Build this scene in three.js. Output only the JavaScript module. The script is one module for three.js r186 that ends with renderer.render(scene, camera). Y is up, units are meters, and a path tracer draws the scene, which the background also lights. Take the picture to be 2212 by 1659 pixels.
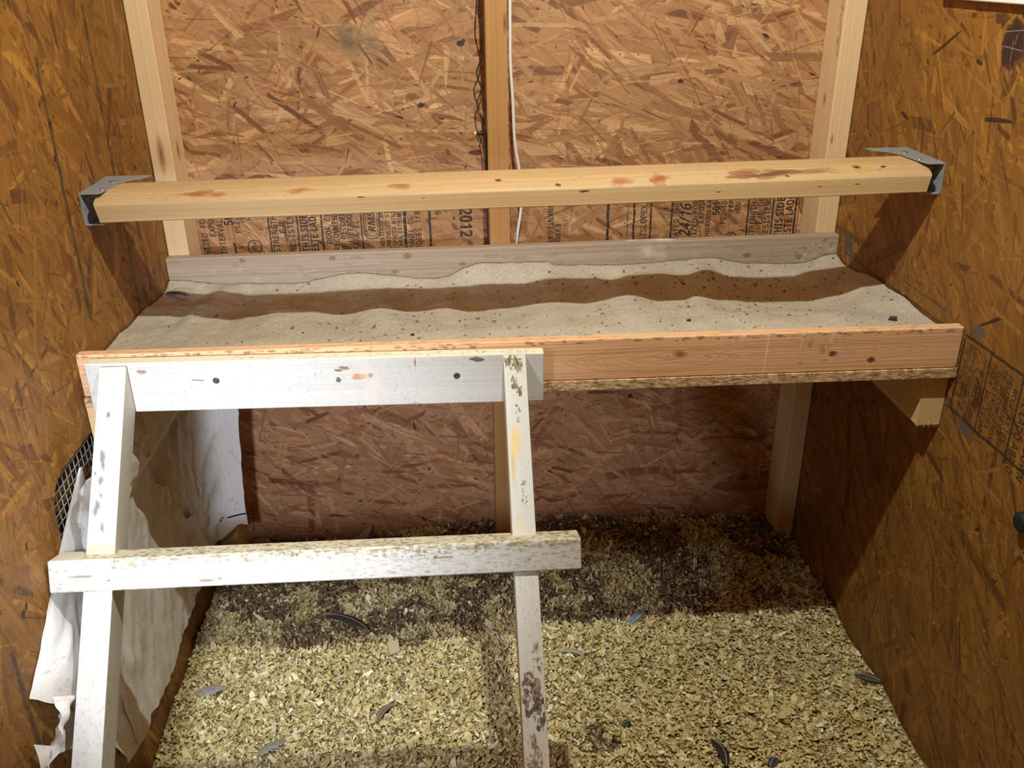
import * as THREE from 'three';
import { RoundedBoxGeometry } from 'three/addons/geometries/RoundedBoxGeometry.js';
import { mergeGeometries, toCreasedNormals } from 'three/addons/utils/BufferGeometryUtils.js';
import { ImprovedNoise } from 'three/addons/math/ImprovedNoise.js';

// ---------------------------------------------------------------- camera, light, exposure
const scene = new THREE.Scene();
scene.background = new THREE.Color(0.004, 0.005, 0.006);
const camera = new THREE.PerspectiveCamera(2 * Math.atan(829.5 / 1950.68) * 180 / Math.PI, 2212 / 1659, 0.02, 20);
camera.position.set(-0.0886, 1.0794, 1.5765);
camera.rotation.set(-0.4396, -0.0608, -0.0135, 'YXZ');
const renderer = new THREE.WebGLRenderer({ antialias: true });
renderer.toneMapping = THREE.LinearToneMapping;
renderer.toneMappingExposure = 1.0;
renderer.shadowMap.enabled = true;

const KEY = new THREE.Vector3(0.03, 1.5, 0.865);      // bare bulb hanging from the ceiling on its cord, above the view
const ADDED_COOL = new THREE.Vector3(-0.45, 0.75, 1.15);     // added, unseen lamp supplying the bluish light at the left
const KEY_CD = 3.15, ADDED_COOL_CD = 2.65;
const keyLight = new THREE.PointLight(new THREE.Color(0.94, 1.0, 0.95), KEY_CD, 0, 2);
keyLight.position.copy(KEY); keyLight.castShadow = true; keyLight.shadow.radius = 0.5; keyLight.shadow.mapSize.set(2048, 2048);
const addedCool = new THREE.SpotLight(new THREE.Color(0.73, 0.82, 1.0), ADDED_COOL_CD, 0, 38 * Math.PI / 180, 1, 2);
addedCool.target.position.set(-0.30, 0.15, 0); addedCool.target.name = 'added_cool_aim'; scene.add(addedCool.target);
addedCool.position.copy(ADDED_COOL); addedCool.castShadow = true; addedCool.shadow.radius = 1.6; addedCool.shadow.mapSize.set(2048, 2048);

// ---------------------------------------------------------------- helpers
const H = 0.575;                                       // half the room's width
function rng(seed) { let a = seed >>> 0; return () => { a = (a + 0x6D2B79F5) | 0; let t = Math.imul(a ^ (a >>> 15), 1 | a); t = (t + Math.imul(t ^ (t >>> 7), 61 | t)) ^ t; return ((t ^ (t >>> 14)) >>> 0) / 4294967296; }; }
const noise3 = new ImprovedNoise();
const nz = (x, y, z = 0.37) => noise3.noise(x, y, z);
const lerp = (a, b, t) => a + (b - a) * t, clamp = (x, a = 0, b = 1) => Math.min(b, Math.max(a, x));
const smooth = (a, b, x) => { const t = clamp((x - a) / (b - a)); return t * t * (3 - 2 * t); };
function curve(pts, x) { if (x <= pts[0][0]) return pts[0][1]; for (let i = 1; i < pts.length; i++) if (x <= pts[i][0]) { const t = (x - pts[i - 1][0]) / (pts[i][0] - pts[i - 1][0]); return lerp(pts[i - 1][1], pts[i][1], t * t * (3 - 2 * t)); } return pts[pts.length - 1][1]; }
const css = (c, a = 1) => `rgba(${c[0] | 0},${c[1] | 0},${c[2] | 0},${a})`;
const mixc = (a, b, t) => [lerp(a[0], b[0], t), lerp(a[1], b[1], t), lerp(a[2], b[2], t)];
const scl = (a, s) => [clamp(a[0] * s, 0, 255), clamp(a[1] * s, 0, 255), clamp(a[2] * s, 0, 255)];
function canvas(w, h) { const c = document.createElement('canvas'); c.width = w; c.height = h; return c; }
function tex(c, color = true) { const t = new THREE.CanvasTexture(c); if (color) t.colorSpace = THREE.SRGBColorSpace; t.wrapS = t.wrapT = THREE.MirroredRepeatWrapping; t.magFilter = THREE.LinearFilter; t.anisotropy = 8; return t; }
const taken = {};
function numbered(n) { if (!(n in taken)) { taken[n] = 0; return n; } taken[n]++; return `${n}_${String(taken[n]).padStart(3, '0')}`; }
function put(name, geo, mat, parent) { const m = new THREE.Mesh(geo, mat); m.name = parent === scene ? numbered(name) : name; m.castShadow = m.receiveShadow = true; parent.add(m); return m; }
function thing(name, label, category, pos = [0, 0, 0], group) { const o = new THREE.Group(); o.name = numbered(name); o.position.set(...pos); o.userData = { label, category }; if (group) o.userData.group = group; scene.add(o); return o; }
function struct(name, label, category) { const o = new THREE.Group(); o.name = name; o.userData = { kind: 'structure', label, category }; scene.add(o); return o; }
const std = (o) => new THREE.MeshStandardMaterial({ roughness: 0.9, metalness: 0, side: THREE.DoubleSide, ...o });

// an irregular blot with a ragged outline
function blot(g, R, x, y, rx, ry, col, a, n = 14, rot = 0) {
  g.save(); g.translate(x, y); g.rotate(rot); g.beginPath();
  for (let i = 0; i < n; i++) { const t = i / n * Math.PI * 2, k = 0.6 + R() * 0.6; g.lineTo(Math.cos(t) * rx * k, Math.sin(t) * ry * k); }
  g.closePath(); g.fillStyle = css(col, a); g.fill(); g.restore();
}
function spatter(g, R, x, y, rx, ry, count, size, cols, a) {
  for (let i = 0; i < count; i++) { const t = R() * 6.283, k = Math.sqrt(R()); const s = size * (0.3 + R() * R() * 1.6); blot(g, R, x + Math.cos(t) * k * rx, y + Math.sin(t) * k * ry, s * (0.6 + R()), s * (0.4 + R() * 0.6), cols[(R() * cols.length) | 0], a * (0.5 + R() * 0.5), 8, R() * 3); }
}

// ---------------------------------------------------------------- strand board (OSB)
const TILE = 1.22, OS = 2048, PX = OS / TILE;
function osbCanvas(seed, pal, opts = {}) {
  opts = { pal, ...opts };
  const R = rng(seed), c = canvas(OS, OS), g = c.getContext('2d'), b = canvas(1024, 1024), gb = b.getContext('2d');
  gb.scale(0.5, 0.5); g.fillStyle = css(pal[1]); g.fillRect(0, 0, OS, OS); gb.fillStyle = '#707070'; gb.fillRect(0, 0, OS, OS);
  g.lineCap = gb.lineCap = 'round';
  const strand = (x, y, L, w, ang, col, al) => {
    for (const q of [g, gb]) { q.save(); q.translate(x, y); q.rotate(ang); }
    const e1 = (R() - 0.5) * w * 1.8, e2 = (R() - 0.5) * w * 1.8, tp = R() < 0.35 ? 0.25 : 0.85 + R() * 0.15, bow = (R() - 0.5) * w * 0.5;
    const path = (q) => { q.beginPath(); q.moveTo(-L / 2 + e1, -w / 2); q.quadraticCurveTo(0, -w / 2 + bow, L / 2 + e2, -w / 2 * tp); q.lineTo(L / 2 - e2 * 0.5, w / 2 * tp); q.quadraticCurveTo(0, w / 2 + bow, -L / 2 - e1 * 0.6, w / 2); q.closePath(); };
    path(g); g.fillStyle = css(col, al); g.fill();
    const lv = 70 + R() * 130 | 0; path(gb); gb.fillStyle = `rgba(${lv},${lv},${lv},0.9)`; gb.fill();
    path(g); g.save(); g.clip(); path(gb); gb.save(); gb.clip();
    const n = Math.min(16, Math.max(2, w / 2.4 | 0)), fig = R() * 6;
    for (let i = 0; i < n; i++) {
      const yy = -w / 2 + w * (i + R()) / n, dk = R() < 0.62, cc = dk ? scl(col, 0.72 + R() * 0.2) : scl(col, 1.06 + R() * 0.12);
      g.strokeStyle = css(cc, 0.22 + R() * 0.34); g.lineWidth = 0.6 + R() * 1.5; g.beginPath(); g.moveTo(-L / 2, yy + bow * 0.2);
      g.bezierCurveTo(-L / 6, yy + Math.sin(fig) * 2.5, L / 6, yy + bow * 0.4, L / 2, yy + (R() - 0.5) * 3); g.stroke();
      gb.strokeStyle = dk ? 'rgba(30,30,30,0.25)' : 'rgba(240,240,240,0.2)'; gb.lineWidth = 1.2; gb.beginPath(); gb.moveTo(-L / 2, yy); gb.lineTo(L / 2, yy); gb.stroke();
    }
    g.restore(); gb.restore();
    if (R() < 0.3) { g.strokeStyle = css(scl(col, 0.6), 0.3); g.lineWidth = 0.8 + R(); g.beginPath(); g.moveTo(-L / 2 - e1 * 0.6, w / 2); g.quadraticCurveTo(0, w / 2 + bow, L / 2 - e2 * 0.5, w / 2 * tp); g.stroke(); }
    g.restore(); gb.restore();
  };
  const pick = (y) => { const t = R(), pal = opts.low && y > opts.split ? opts.low : opts.pal; let k = t < 0.30 ? 0 : t < 0.62 ? 1 : t < 0.82 ? 2 : t < 0.94 ? 3 : 4; return scl(mixc(pal[k], pal[(R() * 4) | 0], R() * 0.35), 0.90 + R() * 0.2); };
  const bias = opts.bias ?? 0.4, sp = opts.spread ?? 1.1;
  const ang = () => R() < 0.72 ? bias + (R() + R() - 1) * sp : R() * Math.PI;
  for (let i = 0; i < 3600; i++) { const y = R() * OS; strand(R() * OS, y, (45 + R() * 95) / 1000 * PX, (5 + R() * R() * 20) / 1000 * PX, ang(), pick(y), 0.65 + R() * 0.3); }
  for (let i = 0; i < 3800; i++) { const y = R() * OS; strand(R() * OS, y, (20 + R() * 60) / 1000 * PX, (1.2 + R() * R() * 6) / 1000 * PX, ang(), pick(y), 0.35 + R() * 0.45); }
  for (let i = 0; i < 60; i++) strand(R() * OS, R() * OS, (25 + R() * 45) / 1000 * PX, (3 + R() * 7) / 1000 * PX, ang(), scl(pal[4], 0.9 + R() * 0.3), 0.75);
  for (let i = 0; i < 3000; i++) { const s = 0.4 + R() * R() * 2.6; blot(g, R, R() * OS, R() * OS, s * (1 + R() * 3), s, scl(pal[5], 0.7 + R() * 0.9), 0.55 + R() * 0.4, 7, ang()); }
  for (let i = 0; i < 60; i++) blot(g, R, R() * OS, R() * OS, 6 + R() * 10, 2 + R() * 3, pal[5], 0.85, 9, ang());
  return { c, g, b, R };
}
const INK = [38, 30, 26];
function inkText(g, s, x, y, size, rot, weight = 'bold', a = 0.82, sx = 1) { g.save(); g.translate(x, y); g.rotate(rot); g.scale(sx, 1); const cond = /SIDE|LADO|\d\d\d|24|^16$/.test(s); g.scale(cond && size > 24 ? 0.80 : 0.92, 1); g.font = `${weight} ${size}px ${cond ? 'sans-serif' : 'monospace'}`; g.textBaseline = 'middle'; g.textAlign = 'left'; g.fillStyle = css(INK, a); g.fillText(s, 0, 0); g.restore(); }
function wearInk(g, R, x, y, w, h, col, n) { for (let i = 0; i < n; i++) { g.strokeStyle = css(scl(col, 0.8 + R() * 0.35), 0.5); g.lineWidth = 0.8 + R() * 1.6; const X = x + R() * w, Y = y + R() * h, t = R() * 3.1, L = 6 + R() * 22; g.beginPath(); g.moveTo(X, Y); g.lineTo(X + Math.cos(t) * L, Y + Math.sin(t) * L); g.stroke(); } }
function pillLogo(g, x, y, rot, s) {
  g.save(); g.translate(x, y); g.rotate(rot); g.strokeStyle = css(INK, 0.85); g.lineWidth = s * 0.10;
  const rr = (w, h, r) => { g.beginPath(); g.roundRect(-w / 2, -h / 2, w, h, r); g.stroke(); };
  rr(s * 3.3, s * 1.55, s * 0.7); g.lineWidth = s * 0.06; rr(s * 2.85, s * 1.15, s * 0.5);
  g.font = `italic bold ${s}px sans-serif`; g.textAlign = 'center'; g.textBaseline = 'middle'; g.fillStyle = css(INK, 0.85); g.fillText('RMS', 0, 0); g.restore();
}
const PAL_BACK = [[205, 160, 110], [177, 129, 83], [162, 113, 71], [142, 92, 56], [116, 71, 44], [50, 32, 22]];
const PAL_LOW = [[206, 156, 112], [184, 130, 88], [170, 114, 74], [150, 94, 59], [120, 70, 44], [50, 31, 22]];   // redder strand colours below the shelf
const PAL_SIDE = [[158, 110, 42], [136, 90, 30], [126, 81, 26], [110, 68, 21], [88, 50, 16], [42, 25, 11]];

// back wall: canvas x = (x + 0.61) * PX, canvas y = (1.17 - y) * PX
function backWallMaps() {
  const o = osbCanvas(11, PAL_BACK, { bias: 0.35, spread: 1.0, low: PAL_LOW, split: (1.17 - 0.575) * PX }), { g, R } = o;
  const X = (x) => (x + 0.61) * PX, Y = (y) => (1.17 - y) * PX;
  const col = (px) => X(-0.8945 + 0.000825 * px);           // place along the wall of a printed column
  const mm = PX / 1000, UP = -Math.PI / 2, DN = Math.PI / 2, B = Y(0.590), T = Y(0.705);
  const up = (px, s, size = 9, w = 'bold', y0 = B, a = 0.92) => inkText(g, s, col(px), y0 - 22 * mm, size * mm * 1.62, UP, w, a);
  const down = (px, s, size = 9, y0 = T, a = 0.9, w = 'bold') => inkText(g, s, col(px), y0 + 18 * mm, size * mm * 1.62, DN, w, a);
  const bar = (px, w, y0 = 0.588, y1 = 0.705, a = 0.88) => { g.fillStyle = css(INK, a); let yy = Y(y1); while (yy < Y(y0)) { const d = 6 + R() * 22; g.fillRect(col(px) - w * mm / 2 + (R() - 0.5) * 1.5, yy, w * mm, d * 0.93); yy += d; } };
  const ring = (px, y, r, s) => { g.strokeStyle = css(INK, 0.75); g.lineWidth = 2.2 * mm; g.beginPath(); g.arc(col(px), Y(y), r * mm, 0, 7); g.stroke(); inkText(g, s, col(px), Y(y - r / 1000 * 0.6), r * mm * 0.85, UP, 'bold', 0.75); };
  g.save(); g.beginPath(); g.rect(0, Y(0.725), OS, Y(0.55) - Y(0.725)); g.clip();
  // left bay
  up(443, 'SIZED FOR SPACING', 9); up(460, 'EXPOSURE 1', 9, 'bold', Y(0.622)); up(478, 'INTERVALS 0.41', 9); up(497, '501', 14, 'bold', Y(0.642)); bar(503, 3, 0.588, 0.632); bar(494, 1.5, 0.676, 0.70);
  up(514, 'PS2-10 SHEATHING', 8, 'bold', Y(0.628)); up(527, 'PRP-108', 8, 'bold', Y(0.652)); up(540, 'HUD-UM-40', 8, 'bold', Y(0.65)); ring(545, 0.624, 12, 'APA');
  bar(580, 2.4); up(591, 'STRENGTH AXIS', 9.5); up(608, 'EJE DE', 9.5, 'bold', Y(0.625)); up(625, 'RESISTENCIA', 9.5); bar(640, 2.4); up(654, 'THIS SIDE DOWN', 11.5); up(673, 'ESTE LADO ABAJO', 11.5); bar(691, 3);
  up(704, 'ROOF CLIPS', 9, 'bold', Y(0.604)); up(719, 'RECOMMENDED', 9); up(735, 'SE RECOMIENDAN', 9, 'bold', Y(0.587)); up(750, 'SUJETADORES', 9, 'bold', Y(0.592)); up(763, 'PARA EL TEJADO', 9); bar(775, 2.4);
  pillLogo(g, col(797), Y(0.662), UP, 17.5 * mm);
  up(818, 'FABRICADO EN', 6.5); up(831, 'LAMINATED STRAND', 6.5); up(845, 'ESPACIO MINIMO', 6.5); up(857, 'CARA EXTREMO', 6.5); bar(868, 5.5); up(881, 'PANEL DE FRENTE', 8.5); up(896, 'EDGES 1/8 IN', 8.5); bar(921, 4.2);
  down(940, '16', 10); down(998, '2012', 19, Y(0.702), 0.92); down(1001, '4', 13, Y(0.626), 0.6);
  // right bay
  up(1112, 'S 7-16', 8, 'bold', B, 0.5); down(1181, 'UNKNTS 0.418 IN', 9); down(1197, 'EXPOSURE 1', 9.5, Y(0.668)); down(1213, 'SHEATHING', 8, T, 0.3); bar(1307, 4.6); bar(1350, 2, 0.62, 0.70, 0.5); bar(1364, 3.6); up(1385, 'SISLOPEX', 9.5); bar(1401, 3);
  bar(1447, 3.4); up(1458, 'RATED SHEATHING', 9); up(1478, '24/16', 18, 'italic bold', Y(0.596), 0.85); up(1498, 'SIZED FOR SPACING', 9); up(1512, 'EXPOSURE 1', 9, 'bold', Y(0.62)); up(1528, 'THICKNESS 0.418', 7); up(1545, '501', 12, 'bold', Y(0.635)); bar(1545, 1.5, 0.665, 0.70);
  up(1562, 'PS2-10 SHEATHING', 8, 'bold', Y(0.618)); up(1577, 'PRP-108', 8, 'bold', Y(0.64)); up(1592, 'HUD-UM-40', 8, 'bold', Y(0.637)); ring(1582, 0.612, 12, 'APA');
  bar(1616, 3.2); up(1628, 'STRENGTH AXIS', 9.5); up(1643, 'EJE DE', 9.5, 'bold', Y(0.615)); up(1659, 'RESISTENCIA', 9.5); bar(1671, 3); up(1687, 'THIS SIDE DOWN', 12.5); up(1708, 'ESTE LADO ABAJO', 12.5); bar(1722, 4); bar(1728, 1.4);
  g.restore();
  wearInk(g, R, X(-0.56), T, X(0.54) - X(-0.56), B - T, PAL_BACK[1], 520);
  // greyish mould stain with an outline of its own near the top, small dark stain beside the stud
  for (let i = 0; i < 26; i++) blot(g, R, X(-0.235) + (R() - 0.5) * 95, Y(0.965) + (R() - 0.5) * 80, 18 + R() * 26, 12 + R() * 18, [112, 98, 70], 0.14, 16, R() * 3);
  blot(g, R, X(-0.225), Y(1.01), 70, 14, [112, 70, 42], 0.6, 12, -0.45);
  for (const [x, y, s] of [[-0.07, 0.955, 9], [-0.065, 0.96, 6], [-0.33, 0.63, 6], [0.30, 0.89, 8], [-0.14, 0.86, 8], [0.42, 0.14, 7], [0.24, 0.30, 9]]) blot(g, R, X(x), Y(y), s * 1.3, s, PAL_BACK[5], 0.8);
  // pale dust and droppings low down
  spatter(g, R, X(-0.26), Y(0.42), 60, 90, 60, 3, [[196, 188, 176]], 0.35); spatter(g, R, X(0.33), Y(0.20), 190, 130, 90, 3, [[200, 192, 184]], 0.4);
  return o;
}
// left wall: canvas x = (1.0 - z) * PX ; right wall: canvas x = (z + 0.1) * PX ; canvas y = (1.17 - y) * PX
function leftWallMaps() {
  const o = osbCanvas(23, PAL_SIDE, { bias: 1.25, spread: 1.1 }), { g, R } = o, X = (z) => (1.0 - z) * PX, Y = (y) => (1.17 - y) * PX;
  for (const [z, y0, y1] of [[0.416, 0.98, 0.66], [0.236, 1.03, 0.60], [0.80, 0.42, 0.1]]) for (let i = 0; i < 200; i++) { const t = R(); blot(g, R, X(z) + (R() - 0.5) * 12 - t * 14, Y(lerp(y0, y1, t)), 3 + R() * 4, 6 + R() * 18, [58, 46, 30], 0.24, 8); }
  for (const [z, y, s] of [[0.416, 0.905, 8], [0.425, 0.865, 6], [0.24, 0.90, 5], [0.27, 0.69, 7], [0.76, 0.44, 9], [0.75, 0.445, 6]]) blot(g, R, X(z), Y(y), s, s * 1.2, PAL_SIDE[5], 0.85);
  spatter(g, R, X(0.44), Y(0.52), 120, 160, 120, 5, [[188, 170, 144]], 0.22);
  return o;
}
function rightWallMaps() {
  const o = osbCanvas(37, PAL_SIDE, { bias: 0.9, spread: 1.2 }), { g, R } = o, X = (z) => (z + 0.1) * PX, Y = (y) => (1.17 - y) * PX, mm = PX / 1000, DN = Math.PI / 2;
  const bar = (z, w, y0, y1, a = 0.8) => { g.fillStyle = css(INK, a); let yy = Y(y1); while (yy < Y(y0)) { const d = 8 + R() * 24; g.fillRect(X(z) - w * mm / 2 + (R() - 0.5) * 1.5, yy, w * mm, d * 0.95); yy += d; } };
  const rule = (y, w, z0, z1, a = 0.8) => { g.fillStyle = css(INK, a); let xx = X(z0); while (xx < X(z1)) { const d = 8 + R() * 26; g.fillRect(xx, Y(y) - w * mm / 2 + (R() - 0.5) * 2, d * 0.96, w * mm); xx += d; } };
  const down = (z, s, size, y0 = 0.612, w = 'bold') => inkText(g, s, X(z), Y(y0), size * mm * 1.42, DN, w, 0.85);
  rule(0.6255, 4, 0.515, 0.86); rule(0.517, 4, 0.505, 0.86); rule(0.6175, 3, 0.12, 0.47, 0.55); rule(0.638, 2.4, 0.33, 0.46, 0.4);
  bar(0.516, 5, 0.517, 0.62); bar(0.579, 3.2, 0.517, 0.626); bar(0.649, 4, 0.517, 0.626); bar(0.72, 4, 0.517, 0.626);
  down(0.6395, 'ROOF CLIPS', 9.5, 0.604); down(0.6260, 'RECOMMENDED', 9.5, 0.616); down(0.6135, 'SE RECOMIENDAN', 9.5, 0.618); down(0.6010, 'SUJETADORES', 9.5, 0.612); down(0.5890, 'PARA EL TEJADO', 9.5, 0.616);
  down(0.5420, 'ESPACIO MINIMO 1/8', 6.5, 0.619); down(0.5330, 'PANEL EDGE SPACING', 6.5, 0.619); down(0.5250, 'DE FRENTE', 6.5, 0.61); pillLogo(g, X(0.561), Y(0.570), DN, 15 * mm);
  down(0.6620, 'ESTE LADO ABAJO', 12.5, 0.619); down(0.6840, 'THIS SIDE DOWN', 12.5, 0.617); down(0.735, 'STRENGTH AXIS', 10, 0.612); down(0.752, 'EJE DE', 10, 0.6); down(0.768, 'RESISTENCIA', 10, 0.612);
  wearInk(g, R, X(0.5), Y(0.63), 0.3 * PX, 0.12 * PX, PAL_SIDE[2], 120);
  // dark octagonal burn-like stain with scratches near the top, slits, grey smears of sealant
  for (let i = 0; i < 6; i++) blot(g, R, X(0.485) + (R() - 0.5) * 10, Y(0.978) + (R() - 0.5) * 20, 34, 46, [50, 28, 22], 0.6, 18);
  blot(g, R, X(0.452), Y(1.008), 26, 16, [60, 34, 22], 0.7); g.strokeStyle = 'rgba(190,170,150,0.6)'; g.lineWidth = 2;
  for (const [a, b, c, d] of [[0.462, 0.994, 0.50, 0.998], [0.464, 0.978, 0.505, 0.976], [0.484, 0.986, 0.486, 0.962], [0.49, 0.992, 0.488, 0.982]]) { g.beginPath(); g.moveTo(X(a), Y(b)); g.lineTo(X(c), Y(d)); g.stroke(); }
  for (const [z, y, l, r] of [[0.335, 0.972, 62, -0.5], [0.49, 0.895, 70, -0.12], [0.25, 0.865, 26, 0.25], [0.42, 0.955, 16, 0.2], [0.56, 0.66, 50, -0.6]]) blot(g, R, X(z), Y(y), l, 5, PAL_SIDE[5], 0.85, 10, r);
  for (const [z, y, rx, ry] of [[0.54, 0.640, 26, 13], [0.56, 0.507, 26, 12], [0.545, 0.512, 14, 8], [0.13, 0.635, 26, 22], [0.155, 0.622, 34, 10], [0.12, 0.65, 14, 12]]) for (let i = 0; i < 4; i++) blot(g, R, X(z) + (R() - 0.5) * 10, Y(y) + (R() - 0.5) * 8, rx, ry, [86, 84, 80], 0.4, 16);
  spatter(g, R, X(0.40), Y(0.655), 260, 30, 160, 4, [[178, 160, 140]], 0.3); spatter(g, R, X(0.55), Y(0.28), 330, 260, 40, 4, [[206, 196, 180]], 0.7);
  return o;
}
function osbMat(maps, rough = 0.62) { const map = tex(maps.c), bump = tex(maps.b, false); return std({ map, bumpMap: bump, bumpScale: 0.0012, roughness: rough }); }
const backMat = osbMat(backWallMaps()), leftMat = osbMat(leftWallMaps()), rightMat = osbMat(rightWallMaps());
// uv in tiles of 1.22 m with the origin each canvas was drawn for
function wallUV(geo, kind) {
  const p = geo.attributes.position, n = geo.attributes.normal, uv = [];
  for (let i = 0; i < p.count; i++) {
    const x = p.getX(i), y = p.getY(i), z = p.getZ(i), v = (y + 0.05) / TILE;
    if (Math.abs(n.getY(i)) > 0.7) uv.push((x + 0.61) / TILE, z / TILE);
    else if (kind === 'back') uv.push(((Math.abs(n.getX(i)) > 0.7 ? z : x) + 0.61) / TILE, v);
    else if (kind === 'left') uv.push((1.0 - (Math.abs(n.getZ(i)) > 0.7 ? x : z)) / TILE, v);
    else uv.push(((Math.abs(n.getZ(i)) > 0.7 ? x : z) + 0.1) / TILE, v);
  }
  geo.setAttribute('uv', new THREE.Float32BufferAttribute(uv, 2)); return geo;
}
function boxAt(x0, x1, y0, y1, z0, z1) { const g = new THREE.BoxGeometry(x1 - x0, y1 - y0, z1 - z0); g.translate((x0 + x1) / 2, (y0 + y1) / 2, (z0 + z1) / 2); return g; }

// ---------------------------------------------------------------- lumber
// texture of four strips (front, top, back, bottom), length along u
function lumberCanvas(seed, { base, dark, light, lines = 60, con = 0.3, arcs = [], knots = [], W = 2048, Hh = 512 }) {
  const R = rng(seed), c = canvas(W, Hh), g = c.getContext('2d'), s = Hh / 4; g.fillStyle = css(base); g.fillRect(0, 0, W, Hh);
  for (let k = 0; k < 4; k++) {
    g.save(); g.beginPath(); g.rect(0, k * s, W, s); g.clip(); g.translate(0, k * s);
    for (let i = 0; i < 26; i++) { g.fillStyle = css(mixc(base, R() < 0.5 ? dark : light, 0.5), 0.10); const y = R() * s; g.fillRect(0, y, W, s * (0.04 + R() * 0.16)); }
    for (let i = 0; i < lines; i++) {
      const y = R() * s, a = (R() - 0.5) * s * 0.10, ph = R() * 6, f = 0.5 + R() * 1.5, dk = R() < 0.68;
      g.strokeStyle = css(dk ? dark : light, con * (0.25 + R() * 0.75)); g.lineWidth = 0.7 + R() * 1.9; g.beginPath(); for (let x = 0; x <= W; x += 32) g.lineTo(x, y + a * Math.sin(ph + f * x / W * 6.28) + nz(x * 0.006, i * 3.1, seed) * 3); g.stroke();
    }
    for (const [kk, u, v, len, ht, n] of arcs) if (kk === k) for (let i = 0; i < n; i++) { const q = (i + 1) / n, o = R() * 9; g.strokeStyle = css(dark, con * (0.8 + R() * 0.6)); g.lineWidth = 1 + R() * 2.2; g.beginPath(); for (let t = 0; t <= 6.3; t += 0.1) g.lineTo(u * W + Math.cos(t) * len * W * Math.pow(q, 0.7) + nz(t * 2, i, o) * 16, v * s + Math.sin(t) * Math.abs(Math.sin(t)) ** 0.4 * ht * s * q + nz(t * 2 + 5, i, o) * 5); g.stroke(); }
    for (const [kk, u, v, r] of knots) if (kk === k) for (let i = 6; i > 0; i--) { g.beginPath(); g.ellipse(u * W, v * s, r * (i / 6) * 1.35, r * (i / 6), R() * 0.3, 0, 7); g.fillStyle = css(mixc(dark, [60, 34, 20], (6 - i) / 7), 0.28); g.fill(); g.strokeStyle = css(scl(dark, 0.7), 0.25); g.lineWidth = 1; g.stroke(); }
    g.restore();
  }
  return { c, g, R, W, s, at: (k, u, t) => [u * W, (k + t) * s] };
}
// uv for a piece whose length runs along local x: strip by side
function boardUV(geo, L, Hh, D) {
  const p = geo.attributes.position, n = geo.attributes.normal, uv = [], per = p.count / 6, e = 0.02;
  for (let i = 0; i < p.count; i++) {
    const side = geo.userData.sides ? geo.userData.sides(i) : Math.floor(i / per), x = p.getX(i), y = p.getY(i), z = p.getZ(i), u = clamp((x + L / 2) / L, 0.001, 0.999), ty = clamp((Hh / 2 - y) / Hh, e, 1 - e), tz = clamp((z + D / 2) / D, e, 1 - e);
    let k, t, uu = u; if (side === 4) { k = 0; t = ty; } else if (side === 2) { k = 1; t = tz; } else if (side === 5) { k = 2; t = ty; } else if (side === 3) { k = 3; t = tz; } else { k = 2; t = ty; uu = 0.3 + (z + D / 2) / L; }
    uv.push(uu, 1 - (k + t) / 4);
  }
  geo.setAttribute('uv', new THREE.Float32BufferAttribute(uv, 2)); return geo;
}
function board(L, Hh, D, r = 0.0022) { return boardUV(new RoundedBoxGeometry(L, Hh, D, 2, r), L, Hh, D); }
const lumberMat = (lc, o = {}) => std({ map: tex(lc.c), bumpMap: tex(lc.c, false), bumpScale: 0.0006, roughness: 0.72, ...o });
const PINE = { base: [230, 196, 148], dark: [192, 146, 96], light: [240, 214, 172] };
const studVert = (m) => { m.rotation.z = Math.PI / 2; return m; };       // local x points up
function knotty(lc, list) { const { g, R } = lc; for (const [k, u, t, r, col] of list) { const [x, y] = lc.at(k, u, t); blot(g, R, x, y, r * 1.5, r, col || [110, 66, 36], 0.75, 12); blot(g, R, x, y, r * 0.8, r * 0.55, [58, 34, 22], 0.8, 9); } }

// ================================================================ THE SETTING
const floorG = struct('floor', 'strand board floor hidden under the wood shavings', 'floor');
put('floor_panel', wallUV(boxAt(-H - 0.012, H + 0.012, -0.065, -0.045, -0.012, 2.412), 'back'), backMat, floorG);
const ceilG = struct('ceiling', 'strand board ceiling above the coop', 'ceiling');
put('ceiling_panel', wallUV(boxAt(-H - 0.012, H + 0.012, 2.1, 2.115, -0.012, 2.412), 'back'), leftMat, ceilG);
const wallBack = struct('wall_back', 'strand board back wall with printed lumber stamps and three vertical studs', 'wall');
put('sheathing', wallUV(boxAt(-H - 0.012, H + 0.012, -0.065, 2.1, -0.012, 0), 'back'), backMat, wallBack);
const wallFront = struct('wall_front', 'strand board wall behind the camera with a doorway added to let bounced light out', 'wall');
for (const q of [[-H - 0.012, -0.38, -0.065, 2.1], [0.38, H + 0.012, -0.065, 2.1], [-0.38, 0.38, 1.85, 2.1]]) put('sheathing', wallUV(boxAt(...q, 2.4, 2.412), 'back'), leftMat, wallFront);   // doorway added between, so that less light bounces back
const wallRight = struct('wall_right', 'strand board right wall with a boxed black lumber stamp', 'wall');
put('sheathing', wallUV(boxAt(H, H + 0.012, -0.065, 2.1, 0, 2.4), 'right'), rightMat, wallRight);
const wallLeft = struct('wall_left', 'strand board left wall with a cut opening low down behind the sack', 'wall');
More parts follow.
